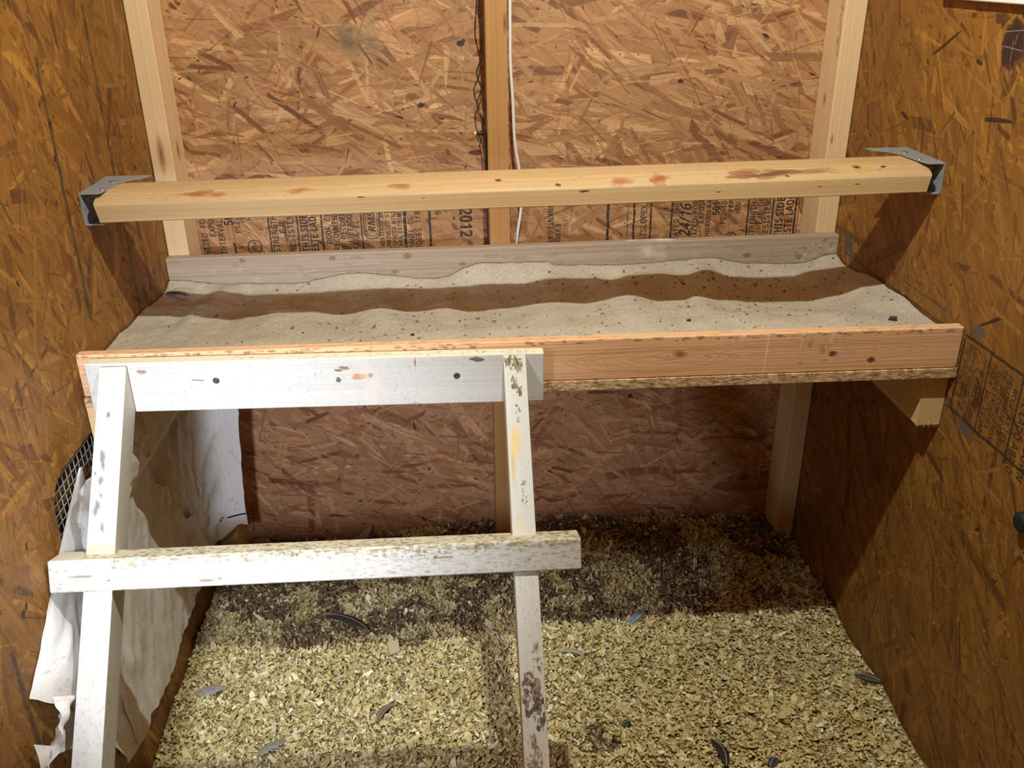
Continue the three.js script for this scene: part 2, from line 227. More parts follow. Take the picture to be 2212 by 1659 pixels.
{
  const s = new THREE.Shape(); s.moveTo(0, -0.065); s.lineTo(2.4, -0.065); s.lineTo(2.4, 2.1); s.lineTo(0, 2.1); s.closePath();
  const h = new THREE.Path(), z0 = 0.15, z1 = 0.643, y0 = 0.105, y1 = 0.527, r = 0.045;
  h.moveTo(z0, y0); h.lineTo(z0, y1); h.lineTo(z1 - r, y1); h.absarc(z1 - r, y1 - r, r, Math.PI / 2, 0, true); h.lineTo(z1, y0); h.closePath(); s.holes.push(h);
  const g = new THREE.ExtrudeGeometry(s, { depth: 0.012, bevelEnabled: false, curveSegments: 8 });
  const p = g.attributes.position; for (let i = 0; i < p.count; i++) { const a = p.getX(i), b = p.getY(i), c = p.getZ(i); p.setXYZ(i, -H - c, b, a); }
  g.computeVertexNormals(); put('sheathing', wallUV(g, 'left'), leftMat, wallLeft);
}
// studs
{
  const L = 2.145, mk = (seed, x0, x1, pal, knots, marks) => {
    const lc = lumberCanvas(seed, { ...pal, lines: 60, con: 0.22, knots }); if (marks) marks(lc);
    const m = put('stud', board(L, x1 - x0, 0.0715), lumberMat(lc), wallBack); studVert(m); m.position.set((x0 + x1) / 2, -0.045 + L / 2, 0.0361); return m;
  };
  const U = (y) => (y + 0.045) / L;
  mk(51, -H + 0.0006, -0.5395, PINE, [[0, U(0.802), 0.5, 24], [3, U(0.802), 0.5, 14], [0, U(0.40), 0.5, 9]]);
  mk(52, -0.0317, 0.0049, { base: [178, 132, 72], dark: [150, 100, 48], light: [192, 150, 90] }, [[0, U(0.99), 0.85, 12]], (lc) => { for (let i = 0; i < 70; i++) { const [x, y] = lc.at(0, U(0.6 + lc.R() * 0.45), 0.97); blot(lc.g, lc.R, x, y, 3 + lc.R() * 4, 2 + lc.R() * 2.5, [78, 46, 26], 0.7); } });
  mk(53, 0.5384, H - 0.0006, PINE, [[0, U(0.80), 0.2, 7], [1, U(0.86), 0.5, 9]], (lc) => { for (let i = 0; i < 40; i++) { const [x, y] = lc.at(1, U(0.93 + lc.R() * 0.1), 0.75 + lc.R() * 0.2); blot(lc.g, lc.R, x, y, 5, 2, [110, 96, 76], 0.5); } const [x, y] = lc.at(0, U(0.745), 0.5); blot(lc.g, lc.R, x, y, 10, 7, [120, 76, 40], 0.9, 9, 0.6); });
}
// white strip along the top of the right wall
const trim = put('trim_1', board(1.2, 0.05, 0.014), std({ color: 0xe9e4da, roughness: 0.6 }), scene);
trim.rotation.y = -Math.PI / 2; trim.position.set(H - 0.0072, 1.0505, 0.318 + 0.6); trim.userData = { kind: 'structure', label: 'white painted strip along the top of the right wall', category: 'trim' };

// ================================================================ DROPPINGS SHELF
const shelf = thing('droppings_shelf', 'shallow wooden shelf tray full of sand across the back of the coop', 'shelf', [0, 0.563, 0.29]);
const inShelf = (m, x, y, z) => { m.position.set(x, y - 0.563, z - 0.29); return m; };
{
  // front board: reddish fir with cathedral grain, knots, pale drips
  const lc = lumberCanvas(61, { base: [228, 178, 130], dark: [178, 118, 76], light: [240, 200, 158], lines: 60, con: 0.42, arcs: [[0, 0.64, 0.55, 0.10, 0.36, 7], [0, 0.80, 0.5, 0.16, 0.30, 6], [0, 0.30, 0.5, 0.14, 0.3, 6]], knots: [[0, 0.850, 0.55, 9], [0, 0.896, 0.74, 9], [0, 0.672, 0.45, 13], [1, 0.5, 0.5, 8]] });
  const { g, R } = lc, U = (x) => (x + H) / (2 * H);
  for (const [k, u, t] of [[0, 0.850, 0.55], [0, 0.896, 0.74]]) { const [x, y] = lc.at(k, u, t); blot(g, R, x, y, 11, 9, [98, 48, 28], 0.8); }
  const [dx, dy] = lc.at(0, U(0.39), 0.0); for (let i = 0; i < 60; i++) blot(g, R, dx + (R() - 0.5) * 130, dy + R() * 100, 2 + R() * 6, 4 + R() * 12, R() < 0.6 ? [186, 158, 132] : [128, 92, 66], 0.3, 9);
  for (const [x, w, l] of [[0.314, 3, 128], [0.36, 2, 60], [0.40, 3, 34], [0.52, 3, 20], [0.28, 2, 30]]) { const [px, py] = lc.at(0, U(x), 0); g.strokeStyle = 'rgba(226,214,192,0.75)'; g.lineWidth = w; g.beginPath(); g.moveTo(px, py); g.quadraticCurveTo(px - 3, py + l / 2, px - 5, py + l); g.stroke(); blot(g, R, px, py + 6, 8, 6, [226, 218, 200], 0.7); }
  for (let i = 0; i < 220; i++) { const [x, y] = lc.at(1, R(), 0.05 + R() * 0.9); blot(g, R, x, y, 3 + R() * 12, 3 + R() * 10, R() < 0.5 ? [176, 150, 118] : [116, 92, 64], 0.35, 9); }
  for (let i = 0; i < 120; i++) { const [x, y] = lc.at(0, R(), R() * 0.12); blot(g, R, x, y, 3 + R() * 10, 2 + R() * 4, [104, 80, 52], 0.4, 9); }
  for (const x of [0.06, -0.05, -0.16, -0.10]) { const [px, py] = lc.at(1, U(x), 0.6); spatter(g, R, px, py, 22, 40, 18, 4, [[232, 226, 208]], 0.8); }
  const fb = put('front_board', board(2 * H - 0.001, 0.058, 0.016), lumberMat(lc), shelf); inShelf(fb, 0, 0.6055, 0.4967); fb.rotation.y = -0.0124;
  // deck: strand board sheet, its raw edge shows below the front board
  const dk = boxAt(-H + 0.0006, H - 0.0006, 0.563, 0.576, 0.0726, 0.5065); wallUV(dk, 'back'); dk.translate(0, -0.563, -0.29);
  { const p = dk.attributes.position; for (let i = 0; i < p.count; i++) if (p.getZ(i) > 0) p.setZ(i, p.getZ(i) + 0.0124 * p.getX(i) + 0.001); }
  const rc = canvas(1024, 64), rq = rc.getContext('2d'), RR = rng(66); rq.fillStyle = css([196, 160, 114]); rq.fillRect(0, 0, 1024, 64);
  for (let i = 0; i < 5200; i++) blot(rq, RR, RR() * 1024, RR() * 64, 2 + RR() * 9, 1 + RR() * 2.2, [[226, 194, 146], [150, 112, 72], [110, 78, 48], [208, 176, 130]][(RR() * 4) | 0], 0.5, 7, (RR() - 0.5) * 0.5);
  { const p = dk.attributes.position, uv = []; for (let i = 0; i < p.count; i++) uv.push(p.getX(i) / 0.6, (p.getY(i) + p.getZ(i)) / 0.04); dk.setAttribute('uv', new THREE.Float32BufferAttribute(uv, 2)); }
  put('deck', dk, std({ map: tex(rc), roughness: 1, bumpMap: tex(rc, false), bumpScale: 0.001 }), shelf);
  // back board: grey, weathered
  const lb = lumberCanvas(62, { base: [176, 156, 134], dark: [132, 110, 88], light: [196, 178, 156], lines: 60, con: 0.3, arcs: [[0, 0.35, 0.6, 0.18, 0.3, 5], [0, 0.8, 0.5, 0.14, 0.3, 5]] });
  for (let i = 0; i < 70; i++) { const [x, y] = lb.at(0, lb.R(), 0.1 + lb.R() * 0.8); blot(lb.g, lb.R, x, y, 5 + lb.R() * 26, 3 + lb.R() * 8, lb.R() < 0.6 ? [126, 104, 82] : [206, 190, 172], 0.2, 12); }
  for (const [u, t, s] of [[0.11, 0.12, 8], [0.24, 0.14, 9], [0.35, 0.16, 12], [0.62, 0.75, 12], [0.33, 0.6, 10], [0.94, 0.6, 10], [0.86, 0.5, 11], [0.43, 0.45, 8]]) { const [x, y] = lb.at(0, u, t); blot(lb.g, lb.R, x, y, s * 1.3, s, [112, 88, 66], 0.55); }
  { const [x, y] = lb.at(0, 0.715, 0.3); for (let i = 0; i < 10; i++) blot(lb.g, lb.R, x + (lb.R() - 0.5) * 60, y + (lb.R() - 0.5) * 40, 22, 14, [212, 202, 200], 0.25, 12); const [x2, y2] = lb.at(1, 0.71, 0.5); for (let i = 0; i < 14; i++) blot(lb.g, lb.R, x2 + (lb.R() - 0.5) * 130, y2 + (lb.R() - 0.5) * 60, 26, 22, [232, 226, 222], 0.55, 12); }  // pale light patch and glare on the ledge, painted into the board
  spatter(lb.g, lb.R, ...lb.at(0, 0.965, 0.45), 60, 55, 50, 6, [[214, 206, 186], [92, 80, 58]], 0.6);
  const bb = put('back_board', board(2 * H - 0.001, 0.0615, 0.019), lumberMat(lb), shelf); inShelf(bb, 0, 0.607, 0.0825); bb.rotation.z = 0.005;
  // cleats along the side walls with sawn end grain
  for (const s of [1, -1]) {
    const cc = lumberCanvas(63 + s, { base: [206, 172, 124], dark: [170, 128, 80], light: [222, 194, 150], lines: 50, con: 0.2 });
    const gq = board(0.409, 0.079, 0.034, 0.0018), m = put('cleat', gq, lumberMat(cc), shelf); m.rotation.y = Math.PI / 2; inShelf(m, s * (H - 0.0178), 0.5233, 0.2945);
    const endC = canvas(256, 512), e = endC.getContext('2d'), R2 = rng(70 + s); e.fillStyle = css([216, 178, 122]); e.fillRect(0, 0, 256, 512);
    for (let i = 0; i < 2600; i++) blot(e, R2, R2() * 256, R2() * 512, 1 + R2() * 3, 0.8 + R2() * 1.6, R2() < 0.5 ? [176, 132, 82] : [236, 204, 150], 0.5, 6);
    for (let i = 0; i < 7; i++) { e.strokeStyle = css([176, 130, 84], 0.3); e.lineWidth = 5; e.beginPath(); e.arc(-80, 640, 200 + i * 90, 0, 7); e.stroke(); }
    const eg = new THREE.BoxGeometry(0.0336, 0.0786, 0.0012), em = put('sawn_end', eg, std({ map: tex(endC), roughness: 0.95 }), m); em.rotation.y = -Math.PI / 2; em.position.x = -0.205;
    // splinters left by the saw along the lower edge
    const sp = []; for (let i = 0; i < 16; i++) { const q = new THREE.ConeGeometry(0.0009, 0.004 + R2() * 0.006, 4); q.rotateX(Math.PI); q.translate((R2() - 0.5) * 0.033, -0.0400, (R2() - 0.5) * 0.002); sp.push(q); }
    put('splinters', mergeGeometries(sp), std({ color: 0xd8b480 }), em).userData.kind = 'stuff';
  }
}
// sand bed: height field through heights read along the wall, the two edges of the perch's shadow and the front board
const ROW0 = [[-0.57, 0.598], [-0.472, 0.588], [-0.364, 0.586], [-0.268, 0.601], [-0.128, 0.586], [-0.048, 0.611], [0.064, 0.610], [0.08, 0.603], [0.2, 0.600], [0.346, 0.607], [0.421, 0.595], [0.503, 0.592], [0.568, 0.607]];
const ROW1 = [[-0.557, 0.5890], [-0.533, 0.5870], [-0.509, 0.5830], [-0.478, 0.5900], [-0.460, 0.5850], [-0.436, 0.5775], [-0.411, 0.5775], [-0.365, 0.5775], [-0.334, 0.5775], [-0.283, 0.5810], [-0.204, 0.5830], [-0.136, 0.5790], [-0.079, 0.5810], [-0.047, 0.5850], [0.019, 0.5830], [0.066, 0.5930], [0.138, 0.5910], [0.171, 0.5850], [0.199, 0.5940], [0.243, 0.5970], [0.295, 0.5910], [0.326, 0.6030], [0.381, 0.5830], [0.430, 0.5775], [0.484, 0.5790], [0.520, 0.5920], [0.584, 0.6000]];
const ROW2 = [[-0.572, 0.6000], [-0.530, 0.5980], [-0.511, 0.5950], [-0.493, 0.5990], [-0.470, 0.5910], [-0.437, 0.5850], [-0.407, 0.5900], [-0.358, 0.5980], [-0.323, 0.5970], [-0.268, 0.5880], [-0.209, 0.5990], [-0.163, 0.5890], [-0.109, 0.5940], [-0.069, 0.5850], [-0.016, 0.5900], [0.052, 0.5990], [0.108, 0.5950], [0.172, 0.6090], [0.226, 0.5940], [0.262, 0.5940], [0.277, 0.6020], [0.320, 0.5920], [0.385, 0.5840], [0.465, 0.5830], [0.507, 0.5930], [0.545, 0.6100], [0.575, 0.6150]];
function sandY(x, z) {
  const a = curve(ROW0, x), b = curve(ROW1, x), c = curve(ROW2, x), d = lerp(0.604, 0.616, (x + H) / (2 * H)) + nz(x * 9, 4.2) * 0.004;
  let y = z < 0.128 ? lerp(a, b, smooth(0.092, 0.128, z)) : z < 0.267 ? lerp(b, c, smooth(0.128, 0.267, z)) : lerp(c, d, smooth(0.267, 0.43, z));
  const w = smooth(0.128, 0.18, z) * (1 - smooth(0.22, 0.267, z)) + smooth(0.267, 0.33, z);
  y += w * nz(x * 14, z * 16, 2.2) * 0.005 + nz(x * 70, z * 70, 5.1) * 0.0012 + nz(x * 210, z * 210, 7.7) * 0.0006;
  return Math.max(y, 0.5772);
}
const sandBed = thing('sand_bed', 'pale sand spread in the shelf tray, flecked with droppings', 'sand', [0, 0.5765, 0.29]); sandBed.userData.kind = 'stuff';
{
  const NX = 300, NZ = 110, z0 = 0.0924, z1 = 0.4815, pos = [], uv = [], idx = [];
  for (let j = 0; j <= NZ; j++) for (let i = 0; i <= NX; i++) { const x = lerp(-H + 0.001, H - 0.001, i / NX), z = lerp(z0, z1 + 0.0124 * x, j / NZ); pos.push(x, sandY(x, z) - 0.5765, z - 0.29); uv.push(x / 0.5, z / 0.5); }
  for (let j = 0; j < NZ; j++) for (let i = 0; i < NX; i++) { const a = j * (NX + 1) + i; idx.push(a, a + NX + 1, a + 1, a + 1, a + NX + 1, a + NX + 2); }
  const rim = []; for (let i = 0; i <= NX; i++) rim.push(i); for (let j = 1; j <= NZ; j++) rim.push(j * (NX + 1) + NX); for (let i = NX - 1; i >= 0; i--) rim.push(NZ * (NX + 1) + i); for (let j = NZ - 1; j > 0; j--) rim.push(j * (NX + 1));
  const b0 = pos.length / 3; rim.forEach((k) => { pos.push(pos[k * 3], 0, pos[k * 3 + 2]); uv.push(uv[k * 2], uv[k * 2 + 1]); });
  rim.forEach((k, i) => { const n = (i + 1) % rim.length; idx.push(k, rim[n], b0 + i, rim[n], b0 + n, b0 + i); });
  const g = new THREE.BufferGeometry(); g.setAttribute('position', new THREE.Float32BufferAttribute(pos, 3)); g.setAttribute('uv', new THREE.Float32BufferAttribute(uv, 2)); g.setIndex(idx); g.computeVertexNormals();
  const S = 1024, c = canvas(S, S), q = c.getContext('2d'), R = rng(81), im = q.createImageData(S, S), bc = canvas(S, S), qb = bc.getContext('2d'), ib = qb.createImageData(S, S);
  for (let i = 0; i < S * S; i++) { const x = i % S, y = i / S | 0, f = 0.93 + nz(x * 0.012, y * 0.012, 1.5) * 0.05 + nz(x * 0.18, y * 0.18, 3.3) * 0.05 + (R() - 0.5) * 0.22, t = R(); const k = t < 0.05 ? 0.6 : t > 0.97 ? 1.15 : 1; im.data.set([clamp(199 * f * k, 0, 255), clamp(187 * f * k, 0, 255), clamp(163 * f * k, 0, 255), 255], i * 4); const v = clamp(128 + nz(x * 0.25, y * 0.25, 8.1) * 70 + (R() - 0.5) * 110, 0, 255); ib.data.set([v, v, v, 255], i * 4); }
  q.putImageData(im, 0, 0); qb.putImageData(ib, 0, 0);
  for (let i = 0; i < 1700; i++) blot(q, R, R() * S, R() * S, 1 + R() * 2.4, 0.7 + R(), [118, 102, 78], 0.55, 6, (R() - 0.5));
  put('sand', g, std({ map: tex(c), bumpMap: tex(bc, false), bumpScale: 0.0009, roughness: 1 }), sandBed).userData.kind = 'stuff';
  const cr = new THREE.IcosahedronGeometry(1, 0), inst = new THREE.InstancedMesh(cr, std({ color: 0xffffff, roughness: 1 }), 1300), M = new THREE.Matrix4(), Q = new THREE.Quaternion(), E = new THREE.Euler(), col = new THREE.Color();
  for (let i = 0; i < 1300; i++) {
    let x = lerp(-H + 0.01, H - 0.01, Math.pow(R(), 0.72)), z = lerp(0.1, 0.475, R()); if (i < 140) { x = lerp(0.26, 0.5, R()); z = lerp(0.13, 0.25, R()); }
    const s = 0.0006 + Math.pow(R(), 5) * 0.0021; E.set(R() * 0.6, R() * 6.3, R() * 0.6); Q.setFromEuler(E);
    M.compose(new THREE.Vector3(x, sandY(x, z) - 0.5765 + s * 0.25, z - 0.29), Q, new THREE.Vector3(s * (1 + R()), s * 0.7, s)); inst.setMatrixAt(i, M); const k = R(); col.setRGB(lerp(0.13, 0.30, k), lerp(0.11, 0.25, k), lerp(0.07, 0.17, k)); inst.setColorAt(i, col);
  }
  inst.name = 'dropping_crumbs'; inst.userData.kind = 'stuff'; inst.castShadow = inst.receiveShadow = true; sandBed.add(inst);
}
function lumpGeo(R, sx, sy, sz, amp = 0.3, det = 3) { const g = new THREE.IcosahedronGeometry(1, det), p = g.attributes.position, o = R() * 50; for (let i = 0; i < p.count; i++) { const v = new THREE.Vector3().fromBufferAttribute(p, i), k = 1 + amp * nz(v.x * 1.7 + o, v.y * 1.7, v.z * 1.7); p.setXYZ(i, v.x * k * sx, v.y * k * sy, v.z * k * sz); } g.computeVertexNormals(); return toCreasedNormals(g, 1.2); }
{
  const R = rng(88), m = std({ color: new THREE.Color(0.055, 0.045, 0.025), roughness: 1 });
  for (const [x, z, s, label] of [[0.520, 0.425, 0.0060, 'largest dark dropping on the sand near the front right corner'], [0.235, 0.40, 0.0035, 'small dark dropping lying alone on the front right half of the sand'], [-0.155, 0.40, 0.003, 'small dark dropping on the sand above the white ladder board']]) {
    const g = lumpGeo(R, s, s * 0.6, s * 0.8), o = put('dropping', g, m, scene); o.position.set(x, sandY(x, z) + s * 0.35, z); o.userData = { label, category: 'dropping' };
  }
}

// ================================================================ ROOST PERCH IN TWO JOIST HANGERS
{
  const L = 1.111, prof = [[-0.031, -0.0165], [0.0438, -0.0165], [0.045, -0.0153], [0.045, 0.006], [0.0425, 0.0095], [0.020, 0.0178], [0.014, 0.0192], [-0.029, 0.0192], [-0.031, 0.0172]];
  const perch = thing('roost_perch', 'yellow pine perch bar with a rounded top edge held between two metal hangers', 'perch', [0, 0.7955, 0.343]);
  const lc = lumberCanvas(91, { base: [194, 163, 114], dark: [164, 124, 76], light: [208, 184, 140], lines: 70, con: 0.34 }), { g, R } = lc, U = (x) => (x + L / 2) / L;
  // bark remnants, knots and dirt on the rounded edge (strip 1 runs from the back to the front of the top)
  for (const [x, t, rx, ry, c, a] of [[-0.43, 0.80, 26, 6, [150, 84, 48], 0.7], [-0.40, 0.84, 20, 6, [160, 100, 60], 0.6], [-0.29, 0.80, 26, 7, [168, 110, 62], 0.65], [-0.162, 0.8, 22, 7, [140, 82, 44], 0.65], [0.138, 0.85, 28, 10, [168, 104, 74], 0.65], [0.191, 0.84, 24, 10, [150, 84, 58], 0.7], [0.32, 0.82, 46, 9, [112, 66, 44], 0.75], [0.35, 0.80, 40, 8, [100, 60, 40], 0.7], [0.40, 0.78, 40, 6, [120, 98, 60], 0.5], [0.472, 0.8, 22, 7, [196, 146, 80], 0.6], [0.30, 0.82, 24, 8, [150, 100, 66], 0.6], [-0.2, 0.3, 30, 6, [180, 150, 100], 0.4], [0.0, 0.35, 40, 8, [190, 160, 104], 0.5], [0.25, 0.3, 60, 8, [176, 152, 104], 0.5]]) { const [X, Y] = lc.at(1, U(x), t); for (let i = 0; i < 7; i++) blot(g, R, X + (R() - 0.5) * rx * 1.6, Y + (R() - 0.5) * ry * 2.4, rx * (0.5 + R() * 0.7), ry * (0.5 + R() * 0.8), c, a * 0.55, 12, (R() - 0.5) * 0.3); }
  knotty(lc, [[0, U(-0.212), 0.12, 7], [1, U(-0.03), 0.72, 6], [0, U(0.084), 0.25, 10], [0, U(-0.13), 0.3, 3], [1, U(0.05), 0.9, 6], [0, U(0.403), 0.45, 5], [0, U(0.455), 0.4, 5], [1, U(0.497), 0.72, 6], [1, U(0.46), 0.72, 8, [128, 110, 60]], [1, U(0.36), 0.9, 4], [0, U(0.265), 0.55, 5]]);
  for (let i = 0; i < 60; i++) { const [X, Y] = lc.at(1, R(), 0.2 + R() * 0.75); blot(g, R, X, Y, 2 + R() * 6, 1 + R() * 2, [134, 112, 70], 0.45, 8); }
  for (let i = 0; i < 40; i++) { const [X, Y] = lc.at(0, U(0.2 + R() * 0.3), 0.0 + R() * 0.5); blot(g, R, X, Y, 2 + R() * 4, 1 + R() * 2, [150, 124, 80], 0.4, 8); }
  const s = new THREE.Shape(); prof.forEach(([z, y], i) => i ? s.lineTo(z, y) : s.moveTo(z, y)); s.closePath();
  let e = new THREE.ExtrudeGeometry(s, { depth: L, steps: 60, bevelEnabled: false }); const p = e.attributes.position, uv = [];
  for (let i = 0; i < p.count; i++) {   // (z, y, x)
    const zz = p.getX(i), yy = p.getY(i), x = L / 2 - p.getZ(i), top = yy > 0.003 && zz > -0.028, endcut = x > 0 ? 0.0035 : -0.0035, wob = top && zz < 0.044 && zz > 0.005 ? nz(x * 9, zz * 40, 3) * 0.0022 : zz > 0.04 ? nz(x * 7, yy * 20, 1) * 0.0008 : 0;
    p.setXYZ(i, x + (Math.abs(x) > L / 2 - 1e-4 ? endcut * yy / 0.02 : 0), yy + wob, zz);
  }
  e.computeVertexNormals(); e = toCreasedNormals(e, 0.3);
  const P = e.attributes.position, N = e.attributes.normal;
  for (let i = 0; i < P.count; i++) { const ny = N.getY(i), nzv = N.getZ(i), x = P.getX(i); let k = 0, t = clamp((0.0085 - P.getY(i)) / 0.025, 0.02, 0.98); if (ny > 0.3) { k = 1; t = clamp((P.getZ(i) + 0.031) / 0.076, 0.02, 0.98); } else if (ny < -0.7) { k = 3; t = clamp((P.getZ(i) + 0.031) / 0.076, 0.02, 0.98); } else if (nzv < -0.5) k = 2; uv.push(U(x), 1 - (k + t) / 4); }
  e.setAttribute('uv', new THREE.Float32BufferAttribute(uv, 2)); put('bar', e, lumberMat(lc, { roughness: 0.6 }), perch);
  perch.rotation.z = 0.0104; perch.rotation.y = -0.0078;
}
const zinc = (() => { const c = canvas(256, 256), g = c.getContext('2d'), R = rng(95); g.fillStyle = '#9aa0a2'; g.fillRect(0, 0, 256, 256); for (let i = 0; i < 500; i++) blot(g, R, R() * 256, R() * 256, 6 + R() * 14, 4 + R() * 10, R() < 0.5 ? [136, 142, 146] : [172, 178, 180], 0.25, 8); return std({ map: tex(c), metalness: 0.3, roughness: 0.5 }); })();
const screwMat = std({ color: 0xc8c8c4, metalness: 0.9, roughness: 0.35 });
function screwHead(r, h = 0.0016) { const g = new THREE.LatheGeometry([[0, h * 0.55], [r * 0.28, h * 0.5], [r * 0.32, h * 0.95], [r * 0.75, h], [r, h * 0.35], [r, 0], [0, 0]].map(([a, b]) => new THREE.Vector2(a, b)), 16); return g; }
for (const s of [-1, 1]) {
  const y0 = s < 0 ? 0.7695 : 0.7815, ht = 0.0405, zf = s < 0 ? 0.3785 : 0.388, o = thing('joist_hanger', s < 0 ? 'galvanized metal hanger on the left wall holding the perch end' : 'galvanized metal hanger on the right wall holding the perch end', 'hanger', [s * H, y0, 0.33]);
  const plate = boxAt(0, 0.0014, 0, ht, -0.058, zf - 0.33); plate.scale(-s, 1, 1); if (s > 0) plate.index.array.reverse(); plate.computeVertexNormals(); plate.translate(-s * 0.0002, 0, 0); put('wall_plate', plate, zinc, o);
  const flange = (pts, y, t) => { const sh = new THREE.Shape(); pts.forEach(([x, z], i) => i ? sh.lineTo(x, z) : sh.moveTo(x, z)); sh.closePath(); const g = new THREE.ExtrudeGeometry(sh, { depth: t, bevelEnabled: false }), p = g.attributes.position; for (let i = 0; i < p.count; i++) { const a = p.getX(i), b = p.getY(i), c = p.getZ(i); p.setXYZ(i, -s * a, y + c, b); } g.computeVertexNormals(); return g; };
  put('top_flange', flange([[0, -0.058], [0, zf - 0.33], [0.022, zf - 0.33], [0.0275, 0.042], [0.030, 0.012], [0.032, -0.013], [0.042, -0.032], [0.058, -0.044], [0.062, -0.058]], ht, 0.0013), zinc, o);
  put('bottom_flange', flange([[0, -0.058], [0, zf - 0.33 - 0.004], [0.023, zf - 0.33 - 0.006], [0.024, 0.016], [0.030, -0.01], [0.05, -0.04], [0.055, -0.058]], -0.0013, 0.0013), zinc, o);
  const sc1 = put('screw', screwHead(0.0045), screwMat, o); sc1.rotation.z = s * Math.PI / 2; sc1.position.set(-s * 0.0017, 0.030, 0.028);
  const sc2 = put('screw', screwHead(0.0052), screwMat, o); sc2.position.set(-s * 0.022, ht + 0.0013, -0.018);
  const sc3 = put('screw', screwHead(0.0030), screwMat, o); sc3.position.set(-s * 0.0235, ht + 0.0013, 0.030);
}

